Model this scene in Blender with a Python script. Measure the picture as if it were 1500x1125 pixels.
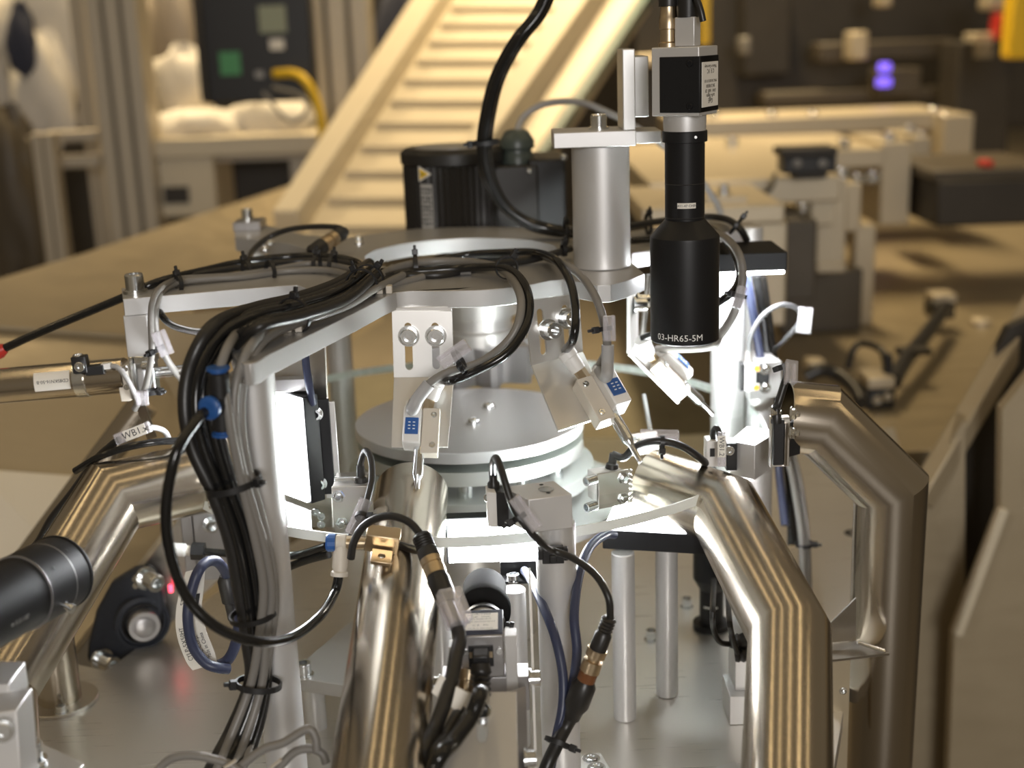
import bpy, math, random
from mathutils import Vector, Matrix
from mathutils.geometry import tessellate_polygon
random.seed(7)
for o in list(bpy.data.objects): bpy.data.objects.remove(o)
SC = bpy.context.scene
COL = SC.collection
V = Vector
R = math.radians

# ------------------------------------------------------------------ camera
FPX, PITCH, ROLL = 1900.0, 0.2617, 0.0354
CP = V((0.042, -1.196, 0.363))
_F = V((0, math.cos(PITCH), -math.sin(PITCH))); _U = V((0, math.sin(PITCH), math.cos(PITCH))); _R = V((1, 0, 0))
CR = math.cos(ROLL) * _R - math.sin(ROLL) * _U
CU = math.sin(ROLL) * _R + math.cos(ROLL) * _U
cd = bpy.data.cameras.new('camera'); cam = bpy.data.objects.new('camera', cd); COL.objects.link(cam)
m = Matrix.Identity(4)
for i, a in enumerate((CR, CU, -_F)):
    m[0][i], m[1][i], m[2][i] = a
m.translation = CP
cam.matrix_world = m
cd.sensor_width = 36.0; cd.lens = 36.0 * FPX / 1500.0
cd.clip_start = 0.02; cd.clip_end = 60
cd.dof.use_dof = True; cd.dof.focus_distance = 1.0; cd.dof.aperture_fstop = 4.0
SC.camera = cam

# ------------------------------------------------------------------ world, hall lamps, added front fill, exposure
w = bpy.data.worlds.new('factory_air'); SC.world = w; w.use_nodes = True
bg = w.node_tree.nodes['Background']
bg.inputs['Color'].default_value = (1.0, 0.80, 0.54, 1); bg.inputs['Strength'].default_value = 0.125
def area(name, loc, target, sx, sy, power, col, spread=180):
    l = bpy.data.lights.new(name, 'AREA'); l.shape = 'RECTANGLE'; l.size = sx; l.size_y = sy; l.energy = power; l.color = col; l.spread = R(spread)
    o = bpy.data.objects.new(name, l); COL.objects.link(o); o.location = loc
    o.rotation_euler = (V(target) - V(loc)).to_track_quat('-Z', 'Y').to_euler()
    return o
WARM = (1.0, 0.76, 0.43)
for lx_, pw_ in ((-2.6, 4), (-1.3, 4), (-.35, 2), (.5, 2.5), (1.5, 4), (2.8, 4)):
    area('hall_tube_lamp', (lx_, -0.3, 2.5), (lx_, -0.3, 0), 0.045, 3.2, pw_, WARM)
area('hall_tube_lamp', (-1.6, 3.6, 2.8), (-1.6, 3.6, 0), 0.3, 2.4, 52, WARM, 88)
area('hall_tube_lamp', (0.6, 3.4, 2.8), (0.6, 3.4, 0), 0.3, 2.4, 52, WARM, 88)
area('front_fill', (0.5, -4.4, 1.1), (0.0, 0, 0.1), 1.1, 1.2, 62, (1.0, .97, .95))  # unseen neutral fill added behind the camera to brighten front-facing metal
SC.view_settings.view_transform = 'Standard'; SC.view_settings.look = 'None'
SC.view_settings.gamma = 1.0; SC.view_settings.use_curve_mapping = False
SC.view_settings.exposure = 0.38
try:
    SC.cycles.use_denoising = True
    SC.cycles.max_bounces = 10; SC.cycles.transparent_max_bounces = 16
    SC.cycles.sample_clamp_indirect = 6
except Exception: pass

# ------------------------------------------------------------------ pixel -> world helpers (1500 x 1125 frame)
def _ray(x, y): return _F + CR * ((x - 750) / FPX) + CU * ((562.5 - y) / FPX)
def Y(x, y, yy):
    d = _ray(x, y); return CP + d * ((yy - CP.y) / d.y)
def Z(x, y, zz):
    d = _ray(x, y); return CP + d * ((zz - CP.z) / d.z)
def D(x, y, depth): return CP + _ray(x, y) * depth
def ppm(p): return FPX / (V(p) - CP).dot(_F)       # pixels per metre at a point
def YS(pts): return [Y(*q) for q in pts]
def ZS(pts): return [Z(*q) for q in pts]

# ------------------------------------------------------------------ materials
MATS = {}
def mat(name, col, metal=0.0, rough=0.5, grain=0.0, gscale=(60, 60, 60), bump=0.0, emit=None, estr=0, trans=0, spec=0.5, coat=0, alpha=None, var=0.0, aniso=0.0):
    m = bpy.data.materials.new(name); m.use_nodes = True
    nt = m.node_tree; b = nt.nodes['Principled BSDF']
    b.inputs['Base Color'].default_value = (*col, 1); b.inputs['Metallic'].default_value = metal
    b.inputs['Roughness'].default_value = rough; b.inputs['Specular IOR Level'].default_value = spec
    b.inputs['Coat Weight'].default_value = coat
    b.inputs['Anisotropic'].default_value = aniso
    if emit: b.inputs['Emission Color'].default_value = (*emit, 1); b.inputs['Emission Strength'].default_value = estr
    if trans: b.inputs['Transmission Weight'].default_value = trans; b.inputs['IOR'].default_value = 1.45
    if grain or bump or var:
        tc = nt.nodes.new('ShaderNodeTexCoord'); mp = nt.nodes.new('ShaderNodeMapping'); nz = nt.nodes.new('ShaderNodeTexNoise')
        mp.inputs['Scale'].default_value = gscale; nz.inputs['Scale'].default_value = 1.0; nz.inputs['Detail'].default_value = 5
        nt.links.new(tc.outputs['Object'], mp.inputs['Vector']); nt.links.new(mp.outputs['Vector'], nz.inputs['Vector'])
        if grain:
            mr = nt.nodes.new('ShaderNodeMapRange'); mr.inputs['From Min'].default_value = .3; mr.inputs['From Max'].default_value = .7
            mr.inputs['To Min'].default_value = rough - grain; mr.inputs['To Max'].default_value = rough + grain
            nt.links.new(nz.outputs['Fac'], mr.inputs['Value']); nt.links.new(mr.outputs['Result'], b.inputs['Roughness'])
        if var:
            n2 = nt.nodes.new('ShaderNodeTexNoise'); n2.inputs['Scale'].default_value = 9; n2.inputs['Detail'].default_value = 6
            nt.links.new(tc.outputs['Object'], n2.inputs['Vector'])
            mx = nt.nodes.new('ShaderNodeMix'); mx.data_type = 'RGBA'
            mx.inputs['A'].default_value = (*[c * (1 - var) for c in col], 1); mx.inputs['B'].default_value = (*[min(1, c * (1 + var)) for c in col], 1)
            nt.links.new(n2.outputs['Fac'], mx.inputs['Factor']); nt.links.new(mx.outputs['Result'], b.inputs['Base Color'])
        if bump:
            bp = nt.nodes.new('ShaderNodeBump'); bp.inputs['Strength'].default_value = bump; bp.inputs['Distance'].default_value = 0.0005
            nt.links.new(nz.outputs['Fac'], bp.inputs['Height']); nt.links.new(bp.outputs['Normal'], b.inputs['Normal'])
    MATS[name] = m
    return m
def glassy(name, tint, gloss, rough=.03):
    m = bpy.data.materials.new(name); m.use_nodes = True; nt = m.node_tree; nt.nodes.clear()
    out = nt.nodes.new('ShaderNodeOutputMaterial'); mx = nt.nodes.new('ShaderNodeMixShader')
    t = nt.nodes.new('ShaderNodeBsdfTransparent'); t.inputs['Color'].default_value = (*tint, 1)
    g = nt.nodes.new('ShaderNodeBsdfGlossy'); g.inputs['Roughness'].default_value = rough
    lw = nt.nodes.new('ShaderNodeLayerWeight'); lw.inputs['Blend'].default_value = gloss
    ge = nt.nodes.new('ShaderNodeNewGeometry'); iv = nt.nodes.new('ShaderNodeMath'); iv.operation = 'SUBTRACT'; iv.inputs[0].default_value = 1
    mu = nt.nodes.new('ShaderNodeMath'); mu.operation = 'MULTIPLY'
    nt.links.new(ge.outputs['Backfacing'], iv.inputs[1]); nt.links.new(iv.outputs[0], mu.inputs[0]); nt.links.new(lw.outputs['Fresnel'], mu.inputs[1])
    nt.links.new(mu.outputs[0], mx.inputs['Fac']); nt.links.new(t.outputs[0], mx.inputs[1]); nt.links.new(g.outputs[0], mx.inputs[2])
    nt.links.new(mx.outputs[0], out.inputs['Surface']); MATS[name] = m
    return m
STEEL = mat('brushed_stainless', (.52, .465, .385), 1, .20, .03, (3, 3, 3), 0)
PLATE = mat('brushed_stainless_sheet', (.56, .53, .48), 1, .36, .05, (20, 300, 300), 0)
BASEM = mat('brushed_aluminium_base', (.72, .695, .65), .85, .30, .03, (10, 500, 500), 0, var=.04)
ALU = mat('anodised_aluminium', (.68, .675, .67), .55, .42, .015, (900, 900, 900), 0)
ALUM = mat('milled_aluminium', (.74, .73, .71), .8, .36, .02, (900, 60, 60), 0)
ALUD = mat('grey_aluminium', (.42, .41, .41), .8, .38, .02, (900, 900, 900), 0)
ALUP = mat('ground_grey_aluminium', (.56, .555, .55), .6, .36, .012, (900, 900, 900), 0)
ZINC = mat('zinc_screw', (.80, .82, .83), 1, .2, .05, (900, 900, 900), 0)
BRASS = mat('nickel_brass', (.62, .50, .34), 1, .33, .02, (300, 2000, 300), 0)
BLKM = mat('black_anodised', (.010, .010, .011), .0, .42, .03, (900, 900, 900), 0, spec=.3)
BLKH = mat('flocked_black_hood', (.012, .012, .012), 0, .85, .02, (900, 900, 900), 0, spec=.12)
BLKP = mat('black_plastic', (.014, .014, .015), 0, .42, .05, (400, 400, 400), .05)
BLKR = mat('black_rubber_cable', (.018, .017, .016), 0, .36, .04, (400, 400, 400), .04)
BLKG = mat('black_gloss_hose', (.010, .010, .010), 0, .16, .03, (400, 400, 400), .02)
DGREY = mat('dark_grey_jacket', (.09, .09, .092), 0, .4, .03, (400, 400, 400), 0)
GREYC = mat('grey_cable_jacket', (.20, .19, .175), 0, .4, .04, (400, 400, 400), .04)
GREYL = mat('light_grey_jacket', (.36, .355, .35), 0, .45, .04, (400, 400, 400), .04)
BLUEC = mat('blue_grey_jacket', (.034, .042, .085), 0, .4, .04, (400, 400, 400), .04)
BEIGE = mat('beige_plastic', (.62, .57, .49), 0, .45, .04, (400, 400, 400), .03)
WHITEP = mat('white_plastic', (.80, .79, .77), 0, .4, .03, (400, 400, 400), .03)
BLUEP = mat('blue_plastic', (.02, .09, .30), 0, .38, .04, (400, 400, 400), .03)
PAPER = mat('white_label', (.80, .77, .70), 0, .6, .03, (300, 300, 300), .02)
INK = mat('black_print', (.02, .02, .02), 0, .6, .02, (300, 300, 300), .01)
INKW = mat('white_print', (.85, .85, .83), 0, .6, .02, (300, 300, 300), .01)
NAVY = mat('navy_cast_iron', (.030, .035, .048), .1, .5, .06, (300, 300, 300), .15)
MOTB = mat('motor_black', (.020, .018, .016), .2, .36, .06, (300, 300, 300), .05)
GLAND = mat('dark_green_gland', (.06, .075, .065), 0, .35, .04, (300, 300, 300), .03)
YEL = mat('yellow_paint', (.80, .52, .02), 0, .45, .04, (200, 200, 200), .02)
REDP = mat('red_plastic', (.5, .03, .02), 0, .4, .04, (200, 200, 200), .02)
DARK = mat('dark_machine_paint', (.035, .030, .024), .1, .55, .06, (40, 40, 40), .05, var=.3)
DARKB = mat('dark_brown_panel', (.075, .062, .045), .1, .5, .06, (40, 40, 40), .05, var=.3)
CREAM = mat('cream_belt', (.60, .53, .40), 0, .5, .05, (30, 30, 30), .05, var=.06)
TAN = mat('tan_sheet_steel', (.41, .34, .23), .35, .45, .08, (12, 12, 60), .05, var=.10)
FLOORM = mat('factory_floor', (.16, .14, .11), 0, .45, .08, (8, 8, 8), .05, var=.2)
WALLM = mat('factory_wall', (.13, .11, .085), 0, .7, .05, (6, 6, 6), .05, var=.25)
TEAL = mat('teal_guard', (.05, .11, .10), 0, .4, .04, (100, 100, 100), .02)
FABRIC = mat('white_plastic_bag', (.66, .63, .58), 0, .5, .06, (20, 20, 20), .4)
NAVYF = mat('navy_cloth', (.03, .035, .06), 0, .8, .04, (60, 60, 60), .2)
LED = mat('led_panel', (1, 1, 1), 0, .5, .02, (50, 50, 50), .01, emit=(.96, .98, 1.0), estr=45)
LEDU = mat('led_panel_top', (1, 1, 1), 0, .5, .02, (50, 50, 50), .01, emit=(.95, .97, 1.0), estr=140)
LEDS = mat('led_panel_bright', (1, 1, 1), 0, .5, .02, (50, 50, 50), .01, emit=(.95, .97, 1.0), estr=60)
LEDB = mat('blue_led', (.1, .05, .8), 0, .4, .02, (50, 50, 50), .01, emit=(.25, .15, 1), estr=1.1)
LEDR = mat('red_led', (.8, .05, .1), 0, .4, .02, (50, 50, 50), .01, emit=(1, .05, .1), estr=4)
RIM = mat('frosted_glass_rim', (.80, .84, .81), 0, .5, .04, (300, 300, 300), .03)
GLASS = glassy('clear_glass', (.93, .955, .94), .06, .02)
CLEARP = glassy('clear_plastic_sleeve', (.93, .92, .94), .35, .15)
_nt = CLEARP.node_tree; _o = [n for n in _nt.nodes if n.type == 'OUTPUT_MATERIAL'][0]; _s = _o.inputs['Surface'].links[0].from_socket
_d = _nt.nodes.new('ShaderNodeBsdfDiffuse'); _d.inputs['Color'].default_value = (.86, .85, .87, 1); _m = _nt.nodes.new('ShaderNodeMixShader'); _m.inputs['Fac'].default_value = .22
_nt.links.new(_s, _m.inputs[1]); _nt.links.new(_d.outputs[0], _m.inputs[2]); _nt.links.new(_m.outputs[0], _o.inputs['Surface'])

# ------------------------------------------------------------------ mesh builder
def basis(d, up=(0, 0, 1)):
    z = V(d).normalized(); u = V(up)
    if abs(z.dot(u.normalized())) > .98: u = V((0, 1, 0)) if abs(z.y) < .9 else V((1, 0, 0))
    x = u.cross(z).normalized(); y = z.cross(x)
    return x, y, z
def frame(o, x, y, z):
    m = Matrix.Identity(4)
    for i, a in enumerate((x, y, z)): m[0][i], m[1][i], m[2][i] = a
    m.translation = o
    return m
def spline(pts, k=8):
    P = [V(p) for p in pts]
    if len(P) < 3: return P
    Q = [P[0] * 2 - P[1]] + P + [P[-1] * 2 - P[-2]]
    out = []
    for i in range(1, len(Q) - 2):
        a, b, c, d = Q[i - 1], Q[i], Q[i + 1], Q[i + 2]
        for j in range(k):
            t = j / k
            out.append(.5 * ((2 * b) + (c - a) * t + (2 * a - 5 * b + 4 * c - d) * t * t + (3 * b - a - 3 * c + d) * t ** 3))
    out.append(P[-1])
    return out
class MB:
    def __init__(s): s.v = []; s.f = []
    def add(s, vs, fs):
        n = len(s.v); s.v += [V(a) for a in vs]; s.f += [tuple(n + i for i in f) for f in fs]
        return s
    def hexa(s, p):
        return s.add(p, [(3, 2, 1, 0), (4, 5, 6, 7), (0, 1, 5, 4), (1, 2, 6, 5), (2, 3, 7, 6), (3, 0, 4, 7)])
    def box(s, c, d, M=None):
        c = V(c); h = V(d) / 2
        p = [V((x * h.x, y * h.y, z * h.z)) for z in (-1, 1) for x, y in ((-1, -1), (1, -1), (1, 1), (-1, 1))]
        if M is not None: p = [M @ a for a in p]
        return s.hexa([c + a for a in p])
    def fbox(s, F, c, d):                       # box in a frame
        h = V(d) / 2; c = V(c)
        return s.hexa([F @ (c + V((x * h.x, y * h.y, z * h.z))) for z in (-1, 1) for x, y in ((-1, -1), (1, -1), (1, 1), (-1, 1))])
    def lathe(s, o, d, prof, n=24, up=(0, 0, 1)):
        x, y, z = basis(d, up); o = V(o); vs = []; fs = []
        for r, t in prof:
            for k in range(n):
                a = 2 * math.pi * k / n
                vs.append(o + z * t + (x * math.cos(a) + y * math.sin(a)) * r)
        for i in range(len(prof) - 1):
            for k in range(n):
                k2 = (k + 1) % n
                fs.append((i * n + k, i * n + k2, (i + 1) * n + k2, (i + 1) * n + k))
        closed = tuple(prof[0]) == tuple(prof[-1])
        if prof[0][0] > 1e-6 and not closed: fs.append(tuple(reversed(range(n))))
        if prof[-1][0] > 1e-6 and not closed: fs.append(tuple((len(prof) - 1) * n + k for k in range(n)))
        return s.add(vs, fs)
    def cyl(s, a, b, r, r2=None, n=24, ch=0):
        a, b = V(a), V(b); L = (b - a).length; r2 = r if r2 is None else r2
        prof = [(r, 0), (r2, L)] if not ch else [(r - ch, 0), (r, ch), (r2, L - ch), (r2 - ch, L)]
        return s.lathe(a, b - a, prof, n)
    def sweep(s, P, r, n=12, cap=True, rad=None):
        P = [V(p) for p in P]; vs = []; fs = []; N = len(P)
        T = [(P[min(i + 1, N - 1)] - P[max(i - 1, 0)]).normalized() for i in range(N)]
        x, y, z = basis(T[0])
        for i in range(N):
            if i:
                q = T[i - 1].rotation_difference(T[i]); x = q @ x; x = (x - T[i] * x.dot(T[i])).normalized()
            yy = T[i].cross(x); rr = rad[i] if rad else r
            for k in range(n):
                a = 2 * math.pi * k / n; vs.append(P[i] + (x * math.cos(a) + yy * math.sin(a)) * rr)
        for i in range(N - 1):
            for k in range(n):
                k2 = (k + 1) % n; fs.append((i * n + k, i * n + k2, (i + 1) * n + k2, (i + 1) * n + k))
        if cap: fs += [tuple(reversed(range(n))), tuple((N - 1) * n + k for k in range(n))]
        return s.add(vs, fs)
    def tube(s, pts, r, n=12, k=8): return s.sweep(spline(pts, k), r, n)
    def mitre(s, P, r, n=40, wall=.0015, openend=True):   # welded mitred pipe: straight lengths, sharp joints
        P = [V(p) for p in P]; N = len(P); dirs = [(P[i + 1] - P[i]).normalized() for i in range(N - 1)]
        x, y, z = basis(dirs[0]); rings = []
        ring0 = [x * math.cos(2 * math.pi * k / n) + y * math.sin(2 * math.pi * k / n) for k in range(n)]
        off = ring0
        for i in range(N):
            if i == 0: rings.append([P[0] + o * r for o in off]); continue
            d = dirs[i - 1]
            if i < N - 1:
                nrm = (dirs[i - 1] + dirs[i]).normalized()
                pts = []
                for q in rings[-1]:
                    t = (P[i] - q).dot(nrm) / d.dot(nrm); pts.append(q + d * t)
                rings.append(pts)
            else:
                rings.append([q + d * ((P[i] - q).dot(d)) for q in rings[-1]])
        vs = [q for rg in rings for q in rg]; fs = []
        for i in range(N - 1):
            for k in range(n):
                k2 = (k + 1) % n; fs.append((i * n + k, i * n + k2, (i + 1) * n + k2, (i + 1) * n + k))
        if openend:          # inner wall at the open first end
            b = len(vs); d = dirs[0]
            for dist in (0, .03):
                for k in range(n): vs.append(P[0] + (rings[0][k] - P[0]) * (1 - wall / r) + d * dist)
            for k in range(n):
                k2 = (k + 1) % n
                fs += [(k2, k, b + k, b + k2), (b + k2, b + k, b + n + k, b + n + k2)]
            fs.append(tuple(b + n + k for k in range(n)))
        fs.append(tuple((N - 1) * n + k for k in range(n)))
        return s.add(vs, fs)
    def slab(s, loops, F):       # loops[0] outer 2D, others holes; F(u,v,t) -> point, t 0..1
        flat = [q for l in loops for q in l]
        tri = tessellate_polygon([[V((a, b, 0)) for a, b in l] for l in loops])
        n = len(flat)
        vs = [F(a, b, 0) for a, b in flat] + [F(a, b, 1) for a, b in flat]
        fs = []
        for t in tri:
            a, b, c = t
            A = (flat[b][0] - flat[a][0]) * (flat[c][1] - flat[a][1]) - (flat[b][1] - flat[a][1]) * (flat[c][0] - flat[a][0])
            if A < 0: a, b, c = a, c, b
            fs += [(c, b, a), (a + n, b + n, c + n)]
        k0 = 0
        for li, l in enumerate(loops):
            ar = sum(l[i][0] * l[(i + 1) % len(l)][1] - l[(i + 1) % len(l)][0] * l[i][1] for i in range(len(l)))
            ccw = ar > 0
            if li: ccw = not ccw
            for i in range(len(l)):
                a, b = k0 + i, k0 + (i + 1) % len(l)
                fs.append((a, b, b + n, a + n) if ccw else (b, a, a + n, b + n))
            k0 += len(l)
        return s.add(vs, fs)
    def plate(s, loops, z0, z1):  # horizontal plate from world XY loops
        return s.slab(loops, lambda a, b, t: V((a, b, z0 + (z1 - z0) * t)))
def circle(cx, cy, r, n=48, a0=0): return [(cx + r * math.cos(a0 + 2 * math.pi * k / n), cy + r * math.sin(a0 + 2 * math.pi * k / n)) for k in range(n)]
def slot(cx, cy, w, h, n=8):      # vertical slot outline
    r = w / 2; o = []
    for k in range(n + 1): a = math.pi * k / n; o.append((cx + r * math.cos(a), cy + h / 2 - r + r * math.sin(a)))
    for k in range(n + 1): a = math.pi + math.pi * k / n; o.append((cx + r * math.cos(a), cy - h / 2 + r + r * math.sin(a)))
    return o
def quadframe(TL, TR, BR, BL, th, away=None):   # (u,v,t): u 0..1 left-right, v 0..1 bottom-top, t thickness away from camera
    TL, TR, BR, BL = map(V, (TL, TR, BR, BL))
    n = (TR - BL).cross(TL - BR).normalized()
    if n.dot(CP - TL) < 0: n = -n
    def f(u, v, t):
        p = (BL * (1 - u) + BR * u) * (1 - v) + (TL * (1 - u) + TR * u) * v
        return p - n * th * (1 - t)
    return f, n

# ------------------------------------------------------------------ scene tree
def _obj(name, mb, material, off, bevel=0.0, angle=38, seg=2):
    me = bpy.data.meshes.new(name)
    me.from_pydata([tuple(a - off) for a in mb.v], [], mb.f); me.validate()
    me.polygons.foreach_set('use_smooth', [True] * len(me.polygons))
    me.set_sharp_from_angle(angle=R(angle))
    if isinstance(material, str): material = MATS[material]
    me.materials.append(material)
    o = bpy.data.objects.new(name, me); COL.objects.link(o)
    if bevel:
        b = o.modifiers.new('bevel', 'BEVEL'); b.width = bevel; b.segments = seg; b.limit_method = 'ANGLE'; b.angle_limit = R(40)
        try: b.harden_normals = False
        except Exception: pass
    return o
class T:
    def __init__(s, name, label, cat, loc, group=None):
        s.loc = V(loc); s.o = bpy.data.objects.new(name, None); COL.objects.link(s.o); s.o.location = s.loc; s.o.empty_display_size = .01
        s.o['label'] = label; s.o['category'] = cat
        if group: s.o['group'] = group
    def part(s, name, mb, material, bevel=0, parent=None, label=None, angle=38, kind=None):
        o = _obj(name, mb, material, s.loc, bevel, angle); o.parent = parent or s.o
        if label: o['label'] = label
        if kind: o['kind'] = kind
        return o
    def inst(s, name, me, M, parent=None, label=None):
        o = bpy.data.objects.new(name, me); COL.objects.link(o); o.parent = parent or s.o
        M = M.copy(); M.translation = M.translation - s.loc; o.matrix_local = M
        if label: o['label'] = label
        return o
    def screw(s, p, d, r=.004, h=.006, parent=None, kind='socket', name='screw'):
        x, y, z = basis(d); me = SCREWS[kind]
        M = frame(V(p), x * r, y * r, z * h)
        return s.inst(name, me, M, parent)
def one(name, mb, material, label, cat, bevel=0, group=None, kind=None, angle=38, loc=None):
    c = V(loc) if loc is not None else sum(mb.v, V()) / len(mb.v)
    o = _obj(name, mb, material, c, bevel, angle); o.location = c
    if kind == 'structure': o['kind'] = kind
    else:
        o['label'] = label; o['category'] = cat
        if kind: o['kind'] = kind
        if group: o['group'] = group
    return o
SCREWS = {}
def _mk(name, prof, n, material):
    mb = MB(); mb.lathe((0, 0, 0), (0, 0, 1), prof, n); o = _obj(name, mb, material, V()); me = o.data; bpy.data.objects.remove(o); SCREWS[name] = me
_mk('socket', [(1.3, 0), (1.3, .16), (1.0, .16), (1.0, .92), (.92, 1), (.56, 1), (.5, .5), (0, .5)], 20, ZINC)
_mk('plain', [(1.0, 0), (1.0, .92), (.92, 1), (.56, 1), (.5, .5), (0, .5)], 18, ZINC)
_mk('button', [(1.15, 0), (1.15, .2), (1, .2), (1.0, .35), (.85, .75), (.6, .95), (.4, 1), (.35, .7), (0, .7)], 20, ZINC)
_mk('hexnut', [(1.35, 0), (1.35, .12), (1, .14), (1, .7), (.85, .8), (.5, .8), (.5, 1.25), (0, 1.25)], 6, ZINC)
_mk('dark', [(1, 0), (1, .6), (.8, 1), (.5, 1), (.45, .5), (0, .5)], 16, BLKM)
_mk('sunk', [(1, 0), (1, .05), (.7, .05), (.6, -.3), (0, -.3)], 20, ZINC)

def text_mb(txt, size, place):       # place(u,v) -> world point; u along the line, v up
    cu = bpy.data.curves.new('lettering', 'FONT'); cu.body = txt; cu.size = size; cu.align_x = 'CENTER'; cu.align_y = 'CENTER'; cu.resolution_u = 2
    ob = bpy.data.objects.new('lettering', cu); COL.objects.link(ob)
    bpy.context.view_layer.update()
    me = ob.to_mesh(); mb = MB()
    mb.add([place(v.co.x, v.co.y) for v in me.vertices], [tuple(p.vertices) for p in me.polygons])
    ob.to_mesh_clear(); bpy.data.objects.remove(ob); bpy.data.curves.remove(cu)
    return mb
def cable(label, pts, r, material, name='cable', cat='cable', group=None, n=12, k=8):
    mb = MB(); mb.tube(pts, r, n, k)
    return one(name, mb, material, label, cat, group=group, loc=pts[0])
def tie(label, p, d, r, headdir=(0, -1, 0), w=.0035):
    """cable tie: a strap ring with a square locking head"""
    p = V(p); x, y, z = basis(d)
    t = T('cable_tie', label, 'cable tie', p)
    mb = MB(); n = 24; vs = []; fs = []
    for k in range(n):
        a = 2 * math.pi * k / n; e = x * math.cos(a) + y * math.sin(a)
        for rr, tt in ((r, -w / 2), (r + .0012, -w / 2), (r + .0012, w / 2), (r, w / 2)): vs.append(p + e * rr + z * tt)
    for k in range(n):
        for j in range(4):
            a, b = k * 4 + j, k * 4 + (j + 1) % 4; c, dd = ((k + 1) % n) * 4 + (j + 1) % 4, ((k + 1) % n) * 4 + j
            fs.append((a, b, c, dd))
    mb.add(vs, fs); t.part('strap', mb, BLKP)
    h = V(headdir); h = (h - z * h.dot(z)).normalized(); q = p + h * (r + .003)
    F = frame(q, z.cross(h), z, h)
    m2 = MB(); m2.fbox(F, (0, 0, 0), (.0055, w * 1.5, .005)); m2.fbox(F, (.001, 0, .0042), (.003, w * .7, .004)); t.part('locking_head', m2, BLKP, .0006)
    return t
def sleeve(label, a, b, up, text=None, w=.008, flip=False):
    """clear cable marker sleeve with an optional paper slip"""
    a, b = V(a), V(b); d = (b - a); L = d.length; x = d.normalized(); z = V(up); z = (z - x * z.dot(x)).normalized(); y = z.cross(x)
    t = T('marker_sleeve', label, 'cable marker', a); F = frame((a + b) / 2, x, y, z)
    mb = MB(); mb.fbox(F, (0, 0, w * .28), (L, w, w * .5)); mb.fbox(F, (0, w * .3, -w * .1), (L * .96, w * .25, w * .5)); mb.fbox(F, (0, -w * .3, -w * .1), (L * .96, w * .25, w * .5)); t.part('clear_sleeve', mb, CLEARP, .0006)
    if text:
        m2 = MB(); m2.fbox(F, (L * .1, 0, w * .56), (L * .62, w * .92, w * .06)); s = t.part('paper_slip', m2, PAPER)
        sg = -1 if flip else 1
        t.part('lettering', text_mb(text, w * .85, lambda u, v: F @ V((L * .1 + u * sg, v * sg, w * .6))), INK, parent=s)
    return t

# ================================================================== SETTING
ZB = -0.21                     # top of the machine base plate
mb = MB(); mb.plate([[(-9, -3), (9, -3), (9, 9), (-9, 9)]], -1.05, -1.0); one('floor', mb, FLOORM, '', '', kind='structure')
mb = MB(); mb.box((0, 9.1, 1), (18, .2, 4)); one('wall_back', mb, WALLM, '', '', kind='structure')

# ================================================================== BASE PLATE
def xy(p): return (p.x, p.y)
bpoly = [(-.75, -.62), xy(Z(1218, 1320, ZB)), xy(Z(1222, 1125, ZB)), xy(Z(1250, 960, ZB)), xy(Z(1338, 720, ZB)), (.60, .62), (-.02, .62), xy(Z(420, 800, ZB)), xy(Z(253, 911, ZB)), xy(Z(155, 982, ZB)), xy(Z(110, 972, ZB)), xy(Z(-60, 950, ZB))]
bt = T('machine_base_plate', 'brushed aluminium base plate under the whole sorting machine', 'base plate', (0, 0, ZB))
mb = MB(); mb.plate([bpoly], ZB - .015, ZB); bt.part('plate', mb, BASEM, .0008)
h = Z(1250, 781, ZB)
mb = MB(); mb.lathe(h + V((0, 0, -.001)), (0, 0, 1), [(.0105, 0), (.0105, .0016), (.004, .0016), (.004, .0004), (0, .0004)], 24); bt.part('plug', mb, BLKP, label='dark plug in a hole near the far pipe')
for q in ((1006, 890), (1038, 922), (954, 938)):
    bt.screw(Z(*q, ZB), (0, 0, 1), .0052, .011)

# ================================================================== GLASS DISC AND HUB
RD = .282
g = T('glass_disc', 'large clear glass turntable disc with frosted rim', 'glass disc', (0, 0, -.008))
mb = MB(); mb.plate([circle(0, 0, RD - .0012, 128)], -.008, 0); g.part('glass', mb, GLASS)
mb = MB(); mb.lathe((0, 0, 0), (0, 0, 1), [(RD, -.008), (RD, 0), (RD - .0012, .0001), (RD - .0012, -.0081), (RD, -.008)], 160); g.part('frosted_rim', mb, RIM)
hb = T('disc_hub', 'round grey clamping hub at the centre of the glass disc', 'hub', (0, 0, -.2))
mb = MB(); mb.lathe((0, 0, 0), (0, 0, 1), [(.1095, .0002), (.1095, .0098), (.1088, .0104), (0, .0104)], 96); u = hb.part('upper_plate', mb, ALUP)
mb = MB(); mb.lathe((0, 0, 0), (0, 0, 1), [(0, -.0215), (.108, -.0215), (.1085, -.021), (.1085, -.0082)], 96); hb.part('lower_plate', mb, ALUM)
mb = MB(); mb.lathe((0, 0, 0), (0, 0, 1), [(0, -.048), (.118, -.048), (.118, -.035), (.117, -.0345), (0, -.0345)], 96); hb.part('flange', mb, ALU)
mb = MB(); mb.lathe((0, 0, 0), (0, 0, 1), [(.150, -.075), (.150, -.065), (.06, -.065), (.06, -.048)], 96); hb.part('drip_ring', mb, ALU)
mb = MB(); mb.cyl((0, 0, -.2095), (0, 0, -.065), .058, n=64); hb.part('column', mb, ALUM)
for q in ((716, 598), (694, 621)): hb.screw(Z(*q, .0104), (0, 0, 1), .0062, .0062, parent=u, kind='button')
for a in (-128, -92, -62, -34, -158, 30, 90, 150):
    hb.screw((.096 * math.cos(R(a)), .096 * math.sin(R(a)), -.0345), (0, 0, 1), .0075, .0132, kind='plain')

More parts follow.
